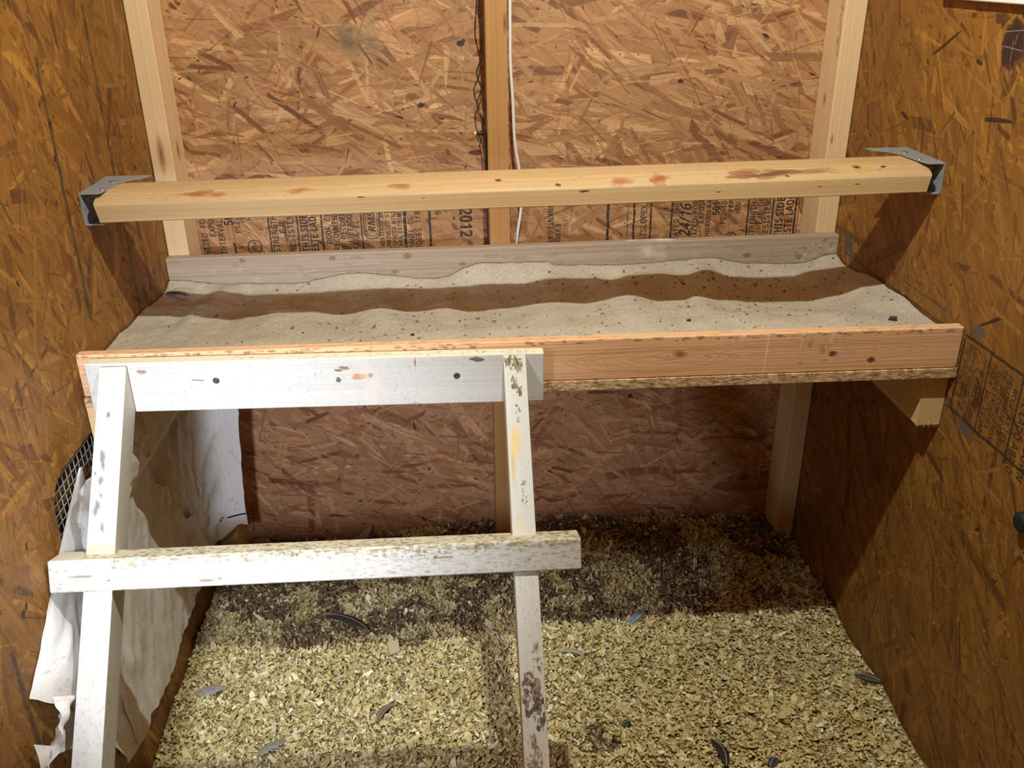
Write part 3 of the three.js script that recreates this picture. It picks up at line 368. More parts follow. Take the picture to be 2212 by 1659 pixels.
// ================================================================ WHITE LADDER LEANING ON THE SHELF
{
  const lad = thing('roost_ladder', 'dirty white painted wooden ladder leaning against the front of the shelf', 'ladder', [-0.27, -0.03, 0.79]);
  const at = (m, x, y, z) => { m.position.set(x + 0.27, y + 0.03, z - 0.79); return m; };
  const DIRT = [[120, 100, 68], [96, 82, 54], [140, 122, 90]];
  const paint = (seed, grain, W = 2048, Hh = 512) => {
    const lc = lumberCanvas(seed, { base: [204, 199, 186], dark: [178, 171, 156], light: [214, 211, 202], lines: grain, con: 0.22, W, Hh });
    for (let i = 0; i < 2600; i++) blot(lc.g, lc.R, lc.R() * W, lc.R() * Hh, 1.5 + lc.R() * 7, 1 + lc.R() * 4, lc.R() < 0.5 ? [160, 150, 128] : [140, 126, 100], 0.16, 7, lc.R() * 3); return lc;
  };
  const pmat = (lc) => std({ map: tex(lc.c), roughness: 0.75, bumpMap: tex(lc.c, false), bumpScale: 0.0005 });
  // top board
  const LB = 0.573, tb = paint(101, 90); {
    const { g, R } = tb, U = (px) => (px - 180) / (1174 - 180);
    for (const [px, t, rx, ry, c] of [[299, 0.18, 22, 5, [150, 120, 110]], [735, 0.20, 26, 5, [140, 104, 84]], [722, 0.25, 20, 4, [120, 92, 74]], [768, 0.38, 40, 8, [196, 138, 90]], [792, 0.36, 14, 7, [110, 70, 44]], [720, 0.44, 13, 7, [96, 78, 62]], [1025, 0.10, 34, 6, [110, 84, 62]], [890, 0.12, 5, 12, [150, 110, 90]]]) { const [x, y] = tb.at(0, U(px), t); blot(g, R, x, y, rx, ry, c, 0.9, 12); }
    for (const [x0, t0] of [[0.595, 0.1], [0.62, 0.5], [0.61, 0.85]]) { const [x, y] = tb.at(0, x0, t0); for (let i = 0; i < 8; i++) blot(g, R, x + (R() - 0.5) * 60, y + (R() - 0.5) * 60, 14 + R() * 14, 10 + R() * 18, [214, 200, 180], 0.3, 12); }
    { const [x, y] = tb.at(1, 0, 0); g.fillStyle = css([238, 222, 184], 0.75); g.fillRect(0, y, 2048, 128); } for (let i = 0; i < 160; i++) { const [x, y] = tb.at(1, 0.3 + R() * 0.7, R()); blot(g, R, x, y, 3 + R() * 9, 3 + R() * 12, DIRT[(R() * 3) | 0], 0.25, 9); }
    for (const u of [0.86, 0.92, 0.955]) { const [x, y] = tb.at(1, u, 0.5); spatter(g, R, x, y, 30, 50, 26, 6, DIRT, 0.8); }
    g.strokeStyle = 'rgba(60,60,64,0.8)'; g.lineWidth = 2; const [x, y] = tb.at(0, U(429), 0.385); g.beginPath(); g.moveTo(x, y); g.lineTo(x - 52, y - 2); g.stroke();
  }
  const top = put('top_board', board(LB, 0.068, 0.019, 0.0018), pmat(tb), lad); at(top, -0.270, 0.5952, 0.5142); top.rotation.set(0, -0.0124, -0.0085);
  const dark = std({ color: 0x4a4a50, metalness: 0.6, roughness: 0.5 });
  for (const [x, y] of [[-0.1277, 0.0074], [0.175, 0.0055]]) { const s = put('screw', screwHead(0.0042, 0.0012), dark, top); s.rotation.x = Math.PI / 2; s.position.set(x, y, 0.0093); }
  // rails: mitred to sit flush on the board, leaning out at 40 degrees
  const D = 0.040, k = 0.85, yT = 0.6285, zT = 0.5242, yB = -0.002;
  const poly = [[zT, yT], [zT + k * (yT - yB), yB], [zT + k * (yT - yB) - D * 1.3124, yB], [zT, yT - 1.544 * D]];
  const LR = (yT - yB) * 1.3124;
  const rail = (x0, x1, lc) => {
    const s = new THREE.Shape(); poly.forEach(([z, y], i) => i ? s.lineTo(z, y) : s.moveTo(z, y)); s.closePath();
    const w = x1 - x0, b = 0.0012; let g = new THREE.ExtrudeGeometry(s, { depth: w - 2 * b, bevelEnabled: true, bevelThickness: b, bevelSize: b, bevelOffset: -b, bevelSegments: 2 });
    const p = g.attributes.position; for (let i = 0; i < p.count; i++) { const z = p.getX(i), y = p.getY(i), c = p.getZ(i); p.setXYZ(i, -(c + b - w / 2), y, z); }   // mirrored across, so x grows to the right
    g.computeVertexNormals(); g = toCreasedNormals(g, 0.6); const P = g.attributes.position, N = g.attributes.normal, uv = [];
    for (let i = 0; i < P.count; i++) { const u = clamp((yT - P.getY(i)) / (yT - yB)), nx = N.getX(i); let kk = 0, t = clamp((P.getX(i) + w / 2) / w, 0.02, 0.98); if (Math.abs(nx) > 0.7) { kk = nx < 0 ? 1 : 3; const front = zT + k * (yT - P.getY(i)); t = clamp((front - P.getZ(i)) / (D * 1.3124), 0.02, 0.98); } else if (N.getZ(i) < 0) kk = 2; uv.push(u, 1 - (kk + t) / 4); }
    g.setAttribute('uv', new THREE.Float32BufferAttribute(uv, 2)); g.translate(0.0, 0.03, -0.79);
    const m = put('rail', g, pmat(lc), lad); m.position.x = (x0 + x1) / 2 + 0.27; return m;
  };
  const UY = (y) => (yT - y) / (yT - yB), BROWN = [[92, 76, 44], [120, 98, 58], [72, 58, 38]];
  const l1 = paint(111, 40), l2 = paint(112, 40); {
    const { g, R } = l1;                                  // left rail: grey droppings, bare patch above the rung
    for (const [y, t, rx, ry] of [[0.582, 0.45, 12, 12], [0.543, 0.35, 26, 14], [0.535, 0.38, 22, 10], [0.527, 0.15, 8, 6], [0.520, 0.35, 16, 12], [0.507, 0.36, 12, 8], [0.498, 0.3, 22, 13], [0.492, 0.22, 18, 10], [0.478, 0.5, 18, 8], [0.455, 0.5, 7, 6]]) { const [x, yy] = l1.at(0, UY(y), t); for (let i = 0; i < 5; i++) blot(g, R, x + (R() - 0.5) * 10, yy + (R() - 0.5) * 10, rx * (0.5 + R() * 0.5), ry * (0.5 + R() * 0.5), [116, 112, 106], 0.4, 12, 0.2); }
    const [bx, by] = l1.at(0, UY(0.4625), 0); g.fillStyle = css([212, 184, 130], 0.95); g.beginPath(); g.moveTo(bx, by); for (let i = 0; i <= 8; i++) g.lineTo(bx + (R() - 0.5) * 8, by + i * 16); g.lineTo(bx + 60, by + 128); g.lineTo(bx + 60, by); g.closePath(); g.fill();
    for (let i = 0; i < 260; i++) { const [x, y] = l1.at(0, UY(R() * 0.41), R()); blot(g, R, x, y, 2 + R() * 7, 2 + R() * 5, [168, 158, 138], 0.35, 8); }
    for (let i = 0; i < 120; i++) { const [x, y] = l1.at(3, UY(0.1 + R() * 0.25), R() * 0.5); blot(g, R, x, y, 4 + R() * 14, 2 + R() * 5, [150, 134, 108], 0.35, 9); }
  }
  {
    const { g, R } = l2;                                  // right rail: olive droppings on top, ochre stain, mud low down
    const B2 = (y, t, rx, ry, cols, n, a) => { const [x, yy] = l2.at(0, UY(y), t); spatter(g, R, x, yy, rx, ry, n, 9, cols, a); };
    B2(0.617, 0.45, 26, 50, BROWN, 60, 0.8); B2(0.598, 0.4, 18, 24, BROWN, 22, 0.8); B2(0.590, 0.6, 22, 14, BROWN, 16, 0.8); B2(0.571, 0.5, 20, 14, BROWN, 10, 0.6); B2(0.560, 0.5, 14, 12, BROWN, 8, 0.6); B2(0.49, 0.6, 40, 16, BROWN, 14, 0.6);
    { const [x, y] = l2.at(0, UY(0.540), 0.35); for (let i = 0; i < 7; i++) blot(g, R, x + (R() - 0.5) * 30, y + (R() - 0.5) * 12, 44, 28, [216, 186, 126], 0.28, 16); const [x2, y2] = l2.at(0, UY(0.515), 0.18); for (let i = 0; i < 7; i++) blot(g, R, x2 + (R() - 0.5) * 60, y2, 30, 12, [206, 172, 112], 0.3, 12); }
    B2(0.455, 0.5, 60, 60, [[216, 196, 140], [200, 182, 130]], 90, 0.35); B2(0.448, 0.5, 20, 60, BROWN, 26, 0.6);
    for (let i = 0; i < 26; i++) { const [x, y] = l2.at(0, UY(0.33 - R() * 0.33), R()); blot(g, R, x, y, 30 + R() * 40, 14 + R() * 20, [206, 180, 148], 0.3, 14); }
    B2(0.345, 0.75, 40, 26, BROWN, 26, 0.6); B2(0.315, 0.4, 60, 46, [[84, 60, 46], [64, 46, 38], [110, 84, 60]], 120, 0.75); B2(0.300, 0.7, 50, 34, [[70, 50, 42]], 70, 0.75); B2(0.262, 0.4, 60, 40, [[90, 66, 50], [130, 104, 76]], 90, 0.6); B2(0.235, 0.3, 70, 40, [[90, 66, 50], [130, 104, 76]], 90, 0.5);
    for (let i = 0; i < 200; i++) { const [x, y] = l2.at(0, UY(0.02 + R() * 0.40), R()); blot(g, R, x, y, 2 + R() * 7, 2 + R() * 5, [170, 148, 116], 0.35, 8); }
    g.fillStyle = css([206, 176, 132], 0.6); g.fillRect(0, 128, 2048, 128);
  }
  rail(-0.5365, -0.5035, l1); rail(-0.0355, -0.0070, l2);
  // rung
  const LG = 0.617, rg = paint(121, 50); {
    const { g, R } = rg;
    { g.fillStyle = css([196, 182, 140], 0.55); g.fillRect(0, 128, 2048, 128); } for (let i = 0; i < 900; i++) { const [x, y] = rg.at(1, 0.06 + R() * 0.94, R()); blot(g, R, x, y, 3 + R() * 14, 3 + R() * 9, [[108, 92, 54], [84, 68, 40], [176, 158, 110]][(R() * 3) | 0], 0.35, 9); }
    for (let i = 0; i < 420; i++) { const u = 0.12 + R() * 0.88, [x, y] = rg.at(0, u, R() * R() * 0.35); blot(g, R, x, y, 3 + R() * 16, 2 + R() * 6, [[112, 94, 56], [150, 132, 90]][(R() * 2) | 0], 0.4, 9); }
    for (let i = 0; i < 1900; i++) { const [x, y] = rg.at(0, R(), R()); blot(g, R, x, y, 3 + R() * 14, 1.5 + R() * 5, R() < 0.6 ? [166, 152, 124] : [132, 114, 82], 0.2, 9); }
    for (const [u, t, rx, ry] of [[0.12, 0.28, 9, 6], [0.11, 0.66, 8, 6], [0.29, 0.80, 34, 6], [0.315, 0.76, 10, 5], [0.735, 0.42, 40, 5], [0.965, 0.55, 3, 9], [0.90, 0.6, 7, 5], [0.06, 0.52, 60, 6]]) { const [x, y] = rg.at(0, u, t); blot(g, R, x, y, rx, ry, [130, 112, 84], 0.75, 9); }
    spatter(g, R, ...rg.at(0, 0.70, 0.25), 60, 30, 24, 7, [[140, 90, 48], [110, 84, 44]], 0.7); spatter(g, R, ...rg.at(0, 0.8, 0.2), 40, 24, 14, 6, [[140, 90, 48]], 0.7); spatter(g, R, ...rg.at(0, 0.44, 0.06), 60, 20, 30, 7, [[90, 76, 44]], 0.7);
  }
  const rung = put('rung', board(LG, 0.0385, 0.0385, 0.0026), pmat(rg), lad); at(rung, -0.2640, 0.4355, 0.6812); rung.rotation.set(-0.33, -0.004, -0.004);
}

// ================================================================ RECESS, MESH AND SACK ON THE LEFT
{
  const pan = (...q) => put('nest_panel', wallUV(boxAt(...q), 'left'), leftMat, wallLeft), xo = -H - 0.0125, dp = 0.015;   // shallow box behind the opening
  pan(xo - dp, xo, 0.085, 0.097, 0.13, 0.67); pan(xo - dp, xo, 0.545, 0.557, 0.13, 0.67); pan(xo - dp - 0.012, xo - dp, 0.085, 0.557, 0.13, 0.67); pan(xo - dp, xo, 0.097, 0.545, 0.13, 0.142); pan(xo - dp, xo, 0.097, 0.545, 0.658, 0.67);
  // hardware cloth in the upper front corner of the opening
  const wm = thing('wire_mesh', 'galvanized square wire mesh in the rounded corner of the wall opening', 'mesh', [-H - 0.006, 0.40, 0.56]), wmat = std({ color: 0xaeb2ae, metalness: 0.6, roughness: 0.5 });
  const rod = (a, b) => { const d = new THREE.Vector3().subVectors(b, a), g = new THREE.CylinderGeometry(0.00065, 0.00065, d.length(), 6); g.applyQuaternion(new THREE.Quaternion().setFromUnitVectors(new THREE.Vector3(0, 1, 0), d.clone().normalize())); g.translate((a.x + b.x) / 2, (a.y + b.y) / 2, (a.z + b.z) / 2); return g; };
  const inside = (z, y) => z < 0.642 && y < 0.526 && (z < 0.598 || y < 0.482 || Math.hypot(z - 0.598, y - 0.482) < 0.0445);
  const V = (z, y) => new THREE.Vector3(0, y - 0.40, z - 0.56);
  for (let i = 0; i < 17; i++) { const z = 0.440 + i * 0.0127; let yT = 0.526; while (yT > 0.3 && !inside(z, yT)) yT -= 0.001; if (z < 0.642) put('wire', rod(V(z, 0.30), V(z, yT)), wmat, wm); }
  for (let i = 0; i < 18; i++) { const y = 0.3035 + i * 0.0127; let zT = 0.642; while (zT > 0.44 && !inside(zT, y)) zT -= 0.001; if (y < 0.526) { const g = rod(V(0.44, y), V(zT, y)); g.translate(0.0012, 0, 0); put('wire', g, wmat, wm); } }
}
{
  const c = canvas(1024, 1024), g = c.getContext('2d'), R = rng(131); g.fillStyle = css([232, 227, 217]); g.fillRect(0, 0, 1024, 1024);
  for (let i = 0; i < 1024; i += 4) { g.fillStyle = css(i % 8 ? [206, 196, 182] : [230, 224, 214], 0.4); g.fillRect(0, i, 1024, 1.6); g.fillRect(i, 0, 1.2, 1024); }
  for (let i = 0; i < 110; i++) { const x = R() * 1024, y = R() * 1024, s = 26 + R() * 60; for (let j = 0; j < 4; j++) blot(g, R, x + (R() - 0.5) * s, y + (R() - 0.5) * s, s * (0.4 + R() * 0.5), s * (0.2 + R() * 0.4), [182, 162, 132], 0.12, 18, R() * 3); }
  for (let i = 0; i < 900; i++) blot(g, R, R() * 1024, R() * 1024, 1 + R() * 4, 1 + R() * 2.5, [138, 120, 94], 0.3, 7, R() * 3);
  for (let i = 0; i < 26; i++) { g.strokeStyle = css([150, 138, 128], 0.5); g.lineWidth = 1.5; const x = R() * 1024, y = R() * 1024, t = R() * 6.3, l = 30 + R() * 110; g.beginPath(); g.moveTo(x, y); g.quadraticCurveTo(x + Math.cos(t + 0.4) * l / 2, y + Math.sin(t + 0.4) * l / 2, x + Math.cos(t) * l, y + Math.sin(t) * l); g.stroke(); }
  const cloth = new THREE.MeshPhysicalMaterial({ map: tex(c), roughness: 0.6, transmission: 0.12, thickness: 0, side: THREE.DoubleSide, bumpMap: tex(c, false), bumpScale: 0.0004 });
  const sack = thing('feed_sack', 'crumpled white woven feed sack hanging over the opening in the left wall', 'sack', [-0.55, 0.07, 0.45]);
  const sheet = (name, nu, nv, f, parent = sack) => {
    const pos = [], uv = [], idx = []; for (let j = 0; j <= nv; j++) for (let i = 0; i <= nu; i++) { const q = f(i / nu, j / nv); pos.push(q[0] + 0.55, q[1] - 0.07, q[2] - 0.45); uv.push(q[2] * 1.7 + q[0] * 1.7, q[1] * 1.7); }
    for (let j = 0; j < nv; j++) for (let i = 0; i < nu; i++) { const a = j * (nu + 1) + i; idx.push(a, a + 1, a + nu + 1, a + 1, a + nu + 2, a + nu + 1); }
    const q = new THREE.BufferGeometry(); q.setAttribute('position', new THREE.Float32BufferAttribute(pos, 3)); q.setAttribute('uv', new THREE.Float32BufferAttribute(uv, 2)); q.setIndex(idx); q.computeVertexNormals(); return put(name, q, cloth, parent);
  };
  // crease field: sharp ridges running down from the staples
  const crease = (z, y, o = 0) => { const a = nz(z * 16 + y * 7 + o, y * 4, 1.3 + o), b = nz(z * 34 - y * 18 + o, y * 9, 6.1); return (1 - Math.abs(a) * 2.4) * 0.010 + (1 - Math.abs(b) * 2.4) * 0.0045; };
  const frontEdge = [[0.10, 0.655], [0.20, 0.69], [0.30, 0.70], [0.38, 0.655], [0.43, 0.60], [0.49, 0.53], [0.52, 0.50], [0.562, 0.47]];
  // body: lies along the wall, then turns away from it into the corner (top view: along z, then out to +x)
  sheet('body', 110, 80, (u, v) => {
    const y = lerp(0.556, 0.100, v) + (v > 0.97 ? nz(u * 14, 2.2) * 0.006 : 0), zf = curve(frontEdge, y), z1 = 0.185, arc = 0.115, len = zf - z1 + arc; let d = u * len, x, z;
    if (d < zf - z1) { z = zf - d; x = -0.5675; } else { const t = (d - (zf - z1)) / arc; z = z1 - 0.066 * Math.sin(t * 1.5); x = -0.5675 + 0.063 * (1 - Math.cos(t * 1.57)) + 0.022 * t * smooth(0.12, 0.5, y); }
    const rear = smooth(0.0, 1, (d - (zf - z1)) / arc);
    x += crease(z, y) * (1 - rear * 0.75); if (z < 0.51) x += 0.030 * smooth(0.44, 0.49, y) * (1 - rear);
    if (z < 0.52 && y > 0.44) x = Math.max(x, -0.5355); x = Math.max(x, -0.5725); z += rear * nz(x * 20, y * 8, 3) * 0.006;
    const yy = y + (v > 0.9 ? rear * 0.022 : 0) + (v > 0.985 ? rear * Math.max(0, Math.sin(u * 60)) * 0.006 : 0); return [x, yy, z];
  });
  // outer layer folded over the lower part, with a diagonal upper edge
  const diag = [[0.15, 0.215], [0.20, 0.197], [0.273, 0.242], [0.349, 0.35], [0.428, 0.449], [0.505, 0.505], [0.64, 0.50]];
  sheet('outer_fold', 70, 46, (u, v) => { const z = lerp(0.625, 0.19, u), y0 = curve(diag, z), y = lerp(y0, 0.096 + 0.012 * nz(z * 10, 1.1), v), inner = crease(z, y) - 0.5675; let x = Math.max(-0.5605 + crease(z, y, 9) * 0.8, inner + 0.0015) + (z < 0.52 ? 0.026 * smooth(0.42, 0.48, y) : 0); if (z < 0.52 && y > 0.445) x = Math.max(x, -0.5335); return [x, y, z]; });
  // rolled front edge: an open flattened tube that widens downwards
  const EL = [[0.507, 0.559], [0.478, 0.610], [0.447, 0.660], [0.418, 0.702], [0.384, 0.749], [0.355, 0.797]], ER = [[0.505, 0.550], [0.436, 0.545], [0.390, 0.582], [0.349, 0.615], [0.306, 0.660], [0.262, 0.712]];
  const along = (E, v, c) => { const k = v * 5, i = Math.min(4, Math.floor(k)); return lerp(E[i][c], E[i + 1][c], k - i); };
  sheet('rolled_edge', 44, 50, (u, v) => {
    const front = u < 0.5, w = front ? u * 2 : 2 - u * 2, dx = lerp(0.0010, 0.0125, smooth(0.56, 0.9, v)), ridge = nz(v * 9 + w * 4, w * 9, 4.4) * 0.003 * smooth(0.5, 0.75, v);
    const y = lerp(along(EL, v, 0), along(ER, v, 0), w) + (v > 0.96 && front ? -0.010 * Math.sin(w * 3.14) + nz(w * 7, 2) * 0.004 : 0), z = lerp(along(EL, v, 1), along(ER, v, 1), w);
    const arch = Math.pow(Math.sin(w * Math.PI), 0.7); return [Math.max(-0.5738 + (front ? dx * 2 * arch + ridge : 0.0004 + dx * 0.5 * arch), -0.5745), y, z];
  });
  sheet('lower_flap', 30, 24, (u, v) => { const y = lerp(lerp(0.352, 0.300, u), lerp(0.292, 0.255, u), v), z = lerp(lerp(0.792, 0.735, u), lerp(0.838, 0.76, u), v); return [-0.552 + 0.012 * Math.sin(u * 5 + v * 3) + nz(u * 4, v * 6, 8) * 0.006, y, z]; });
  sheet('torn_strip', 12, 18, (u, v) => { const z = lerp(0.826, 0.802, u) + v * 0.030, y = lerp(0.318, 0.270, v) - u * 0.03; return [-0.566 + 0.008 * Math.sin(v * 3 + u * 2), y, z]; });
}

// ================================================================ SHAVINGS AND FEATHERS ON THE FLOOR
function litterY(x, z) {
  const back = curve([[-0.57, 0.004], [-0.25, 0.006], [-0.06, 0.022], [0.09, 0.030], [0.22, 0.020], [0.40, 0.022], [0.55, 0.014]], x);
  return back * (1 - smooth(0.0, 0.16, z)) + nz(x * 7, z * 7, 3.3) * 0.015 + nz(x * 22, z * 22, 9.1) * 0.004 - 0.004;
}
const brownPatch = (x, z) => (nz(x * 8, z * 8, 12.1) + 0.45 * nz(x * 30, z * 30, 4.7) > (z < 0.31 + nz(x * 5, 7.7) * 0.05 ? -0.04 : 0.62) ? 0.74 : 0);   // browner hard-edged noise patches, denser towards the back wall
const shav = thing('wood_shavings', 'deep layer of pale pine shavings over the whole floor, browner at the back', 'shavings', [0, -0.045, 0.6]); shav.userData.kind = 'stuff';
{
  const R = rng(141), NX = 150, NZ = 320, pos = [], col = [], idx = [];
  for (let j = 0; j <= NZ; j++) for (let i = 0; i <= NX; i++) { const x = lerp(-H + 0.001, H - 0.001, i / NX), z = lerp(0.001, 2.39, j / NZ); pos.push(x, litterY(x, z) + 0.045, z - 0.6); const k = brownPatch(x, z), n = 0.75 + R() * 0.5; col.push(lerp(0.30, 0.085, k) * n, lerp(0.215, 0.052, k) * n, lerp(0.09, 0.026, k) * n); }
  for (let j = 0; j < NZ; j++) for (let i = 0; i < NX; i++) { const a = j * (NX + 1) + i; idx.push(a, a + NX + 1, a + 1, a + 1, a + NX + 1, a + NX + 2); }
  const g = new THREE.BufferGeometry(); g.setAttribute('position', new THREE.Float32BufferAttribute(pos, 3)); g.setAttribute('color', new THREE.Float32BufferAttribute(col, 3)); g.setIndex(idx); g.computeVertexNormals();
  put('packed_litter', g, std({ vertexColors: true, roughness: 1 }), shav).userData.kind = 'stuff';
  const flake = (seed, curl, ragged) => { const q = rng(seed), nu = 4, nv = 2, p = [], ix = []; const prof = []; for (let i = 0; i <= nu; i++) prof.push((i === 0 || i === nu ? 0.45 : 0.9) + (q() - 0.5) * ragged); for (let j = 0; j <= nv; j++) for (let i = 0; i <= nu; i++) { const a = (i / nu - 0.5), b = (j / nv - 0.5) * prof[i], th = a * curl; p.push(curl ? Math.sin(th) / curl : a, curl ? (1 - Math.cos(th)) / curl : 0, b * 0.62 + (q() - 0.5) * 0.06); } for (let j = 0; j < nv; j++) for (let i = 0; i < nu; i++) { const a = j * (nu + 1) + i; ix.push(a, a + nu + 1, a + 1, a + 1, a + nu + 1, a + nu + 2); } const o = new THREE.BufferGeometry(); o.setAttribute('position', new THREE.Float32BufferAttribute(p, 3)); o.setIndex(ix); o.computeVertexNormals(); return o; };
  const fm = std({ color: 0xffffff, roughness: 0.9 }), kinds = [flake(1, 0.6, 0.5), flake(2, 1.8, 0.4), flake(3, 0.2, 0.7), flake(4, 3.0, 0.3), flake(5, 1.0, 0.6), flake(6, 0.4, 0.9)], N = 17000;
  const M = new THREE.Matrix4(), Q = new THREE.Quaternion(), E = new THREE.Euler(), C = new THREE.Color();
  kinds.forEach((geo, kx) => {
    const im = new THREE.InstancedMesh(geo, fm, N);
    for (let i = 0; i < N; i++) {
      const x = lerp(-H + 0.006, H - 0.006, R()), z = i < N * 0.8 ? lerp(0.004, 0.86, R()) : lerp(0.86, 2.38, R()), sl = brownPatch(x, z), big = R() < 0.05;
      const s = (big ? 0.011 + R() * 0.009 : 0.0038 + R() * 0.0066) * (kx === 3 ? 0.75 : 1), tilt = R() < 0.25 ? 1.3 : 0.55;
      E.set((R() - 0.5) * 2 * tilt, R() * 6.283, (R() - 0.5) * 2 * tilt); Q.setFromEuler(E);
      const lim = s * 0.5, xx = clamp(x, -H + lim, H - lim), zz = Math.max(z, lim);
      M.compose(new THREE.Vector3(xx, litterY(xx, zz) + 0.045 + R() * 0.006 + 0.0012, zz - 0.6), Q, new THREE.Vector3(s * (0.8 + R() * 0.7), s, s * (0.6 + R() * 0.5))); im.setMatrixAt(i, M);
      const darker = R() < sl, b = 0.80 + R() * 0.5, t = R(); if (darker) C.setRGB(lerp(0.14, 0.30, t) * b, lerp(0.088, 0.20, t) * b, lerp(0.045, 0.105, t) * b); else if (R() < 0.16) C.setRGB(0.84 * b, 0.75 * b, 0.48 * b); else C.setRGB(lerp(0.46, 0.74, t) * b, lerp(0.365, 0.61, t) * b, lerp(0.13, 0.29, t) * b); im.setColorAt(i, C);
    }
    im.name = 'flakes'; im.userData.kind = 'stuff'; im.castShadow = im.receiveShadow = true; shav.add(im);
  });
}
// feathers: quill and two-sided vane with barbs along a bent shaft
function feather(label, x, z, len, w, turn, colA, colB, { y = litterY(x, z) + 0.010, bend = 0.25, pitch = 0.08, fluff = 0, roll = 0 } = {}) {
  const R = rng((len * 1e5 + x * 997 + z * 31 + 5000) | 0), o = thing('feather', label, 'feather', [x, y, z], 'feathers'), n = 46, pos = [], col = [], idx = [], A = new THREE.Color(colA), B = new THREE.Color(colB), sp = [];
  const P = (t) => [len * (t - 0.5), Math.sin(t * 3.14) * len * 0.06, bend * len * (t - 0.5) * (t - 0.5)];
  for (let i = 0; i <= n; i++) { const t = i / n, [a, b, c] = P(t); sp.push(new THREE.Vector3(a, b, c)); }
  for (const s of [-1, 1]) { let prev = -1; for (let i = 0; i <= n; i++) { const t = 0.1 + 0.9 * i / n, [a, b, c] = P(t), ww = w * Math.pow(Math.sin(Math.min(1, t * 1.02) * Math.PI * 0.93 + 0.12), 0.6) * (s < 0 ? 0.62 : 1) * (1 - (R() < 0.12 ? 0.35 * R() : 0)) * (1 + fluff * (R() - 0.5)), k = pos.length / 3;
    for (let j = 0; j <= 3; j++) { const q = j / 3; pos.push(a + q * ww * 0.55 + fluff * (R() - 0.5) * w * 0.3, b - q * q * ww * 0.25 + fluff * (R() - 0.3) * w * 0.4, c + s * ww * q); const cc = A.clone().lerp(B, clamp(q * 0.6 + R() * 0.4)); col.push(cc.r, cc.g, cc.b); }
    if (prev >= 0) for (let j = 0; j < 3; j++) idx.push(prev + j, k + j, prev + j + 1, prev + j + 1, k + j, k + j + 1); prev = k; } }
  const g = new THREE.BufferGeometry(); g.setAttribute('position', new THREE.Float32BufferAttribute(pos, 3)); g.setAttribute('color', new THREE.Float32BufferAttribute(col, 3)); g.setIndex(idx); g.computeVertexNormals();
  put('vane', g, std({ vertexColors: true, roughness: 0.6 }), o);
  put('quill', new THREE.TubeGeometry(new THREE.CatmullRomCurve3(sp), 20, Math.max(0.0006, w * 0.05), 5), std({ color: 0xbfb6a4, roughness: 0.5 }), o);
  o.rotation.set(roll, turn, pitch, 'YXZ'); return o;
}
feather('blue-grey feather on pale shavings right of the ladder', 0.203, 0.300, 0.048, 0.010, 0.60, 0x5a6472, 0x8a94a4, { pitch: 0.25 });
feather('long dark feather on brown shavings below the middle of the ladder rung', -0.315, 0.262, 0.105, 0.011, -0.55, 0x2a2522, 0x4a4038);
feather('curved black feather at the bottom edge of the photo right of the ladder', 0.278, 0.612, 0.062, 0.0095, -1.45, 0x1d1a18, 0x3a332c, { bend: 0.5, pitch: 0.15 });
feather('long black feather lying in the back right corner by the stud', 0.520, 0.125, 0.095, 0.010, -0.75, 0x15130f, 0x332c24);
feather('dark grey feather tucked against the right wall half way to the corner', 0.553, 0.482, 0.048, 0.011, -0.8, 0x3c3a34, 0x58544a, { pitch: 0.3 });
feather('fluffy blue-grey down clump against the foot of the right stud', 0.508, 0.060, 0.036, 0.014, 0.3, 0x4c4e50, 0x8a8e90, { fluff: 0.9, y: litterY(0.508, 0.06) + 0.014 });
feather('wispy grey-violet down on the floor beside the sack', -0.520, 0.430, 0.048, 0.013, 0.2, 0x8a8078, 0xb0a69c, { fluff: 0.45, y: 0.012 });
feather('small black feather scrap on shavings between the ladder and the right wall', 0.143, 0.541, 0.018, 0.007, 0.4, 0x14161a, 0x30343a);
feather('thin grey curved feather just right of the ladder rail', 0.078, 0.385, 0.046, 0.005, -0.35, 0x8a8272, 0xb0a890, { bend: 0.6 });
feather('small blue-black feather scrap near the bottom edge beside the curved feather', 0.346, 0.632, 0.020, 0.009, 0.9, 0x20242a, 0x4a505a);
feather('brown bent feather near the bottom left of the shavings', -0.235, 0.500, 0.050, 0.007, 0.9, 0x5a4636, 0x8a7660, { bend: 0.8 });
feather('pale grey feather pair at the lower left of the shavings', -0.400, 0.555, 0.044, 0.009, 0.5, 0x7c766a, 0xa09a8c, { fluff: 0.6 });
feather('small grey-white feather at the foot of the back wall left of the ladder', -0.300, 0.022, 0.040, 0.010, 0.9, 0x706a66, 0xa8a29c, { pitch: 0.5, y: 0.022 });
feather('dark olive feather in the back left corner of the sand tray', -0.545, 0.148, 0.060, 0.009, -0.6, 0x3a3422, 0x5c5238, { y: sandY(-0.545, 0.148) + 0.006 });
{
  const R = rng(171), m = std({ color: new THREE.Color(0.55, 0.43, 0.25), roughness: 0.9 });
  const chipGeo = (a, b, t) => { const s = new THREE.Shape(); s.moveTo(-a, -b); s.lineTo(a * 0.8, -b * 0.9); s.lineTo(a, b * 0.7); for (let i = 0; i < 5; i++) s.lineTo(a * (0.8 - i * 0.4), b * (i % 2 ? 0.7 : 1.1)); s.closePath(); const g = new THREE.ExtrudeGeometry(s, { depth: t, bevelEnabled: true, bevelSize: 0.0004, bevelThickness: 0.0004, bevelSegments: 1 }); g.rotateX(-Math.PI / 2); return g; };
  const chip = put('wood_chip', chipGeo(0.010, 0.012, 0.0012), m, scene); chip.position.set(-0.225, litterY(-0.225, 0.341) + 0.012, 0.341); chip.rotation.set(0.55, 0.25, 0.1); chip.userData = { label: 'large flat wood chip with a ragged edge on shavings below the rung', category: 'wood chip' };
}

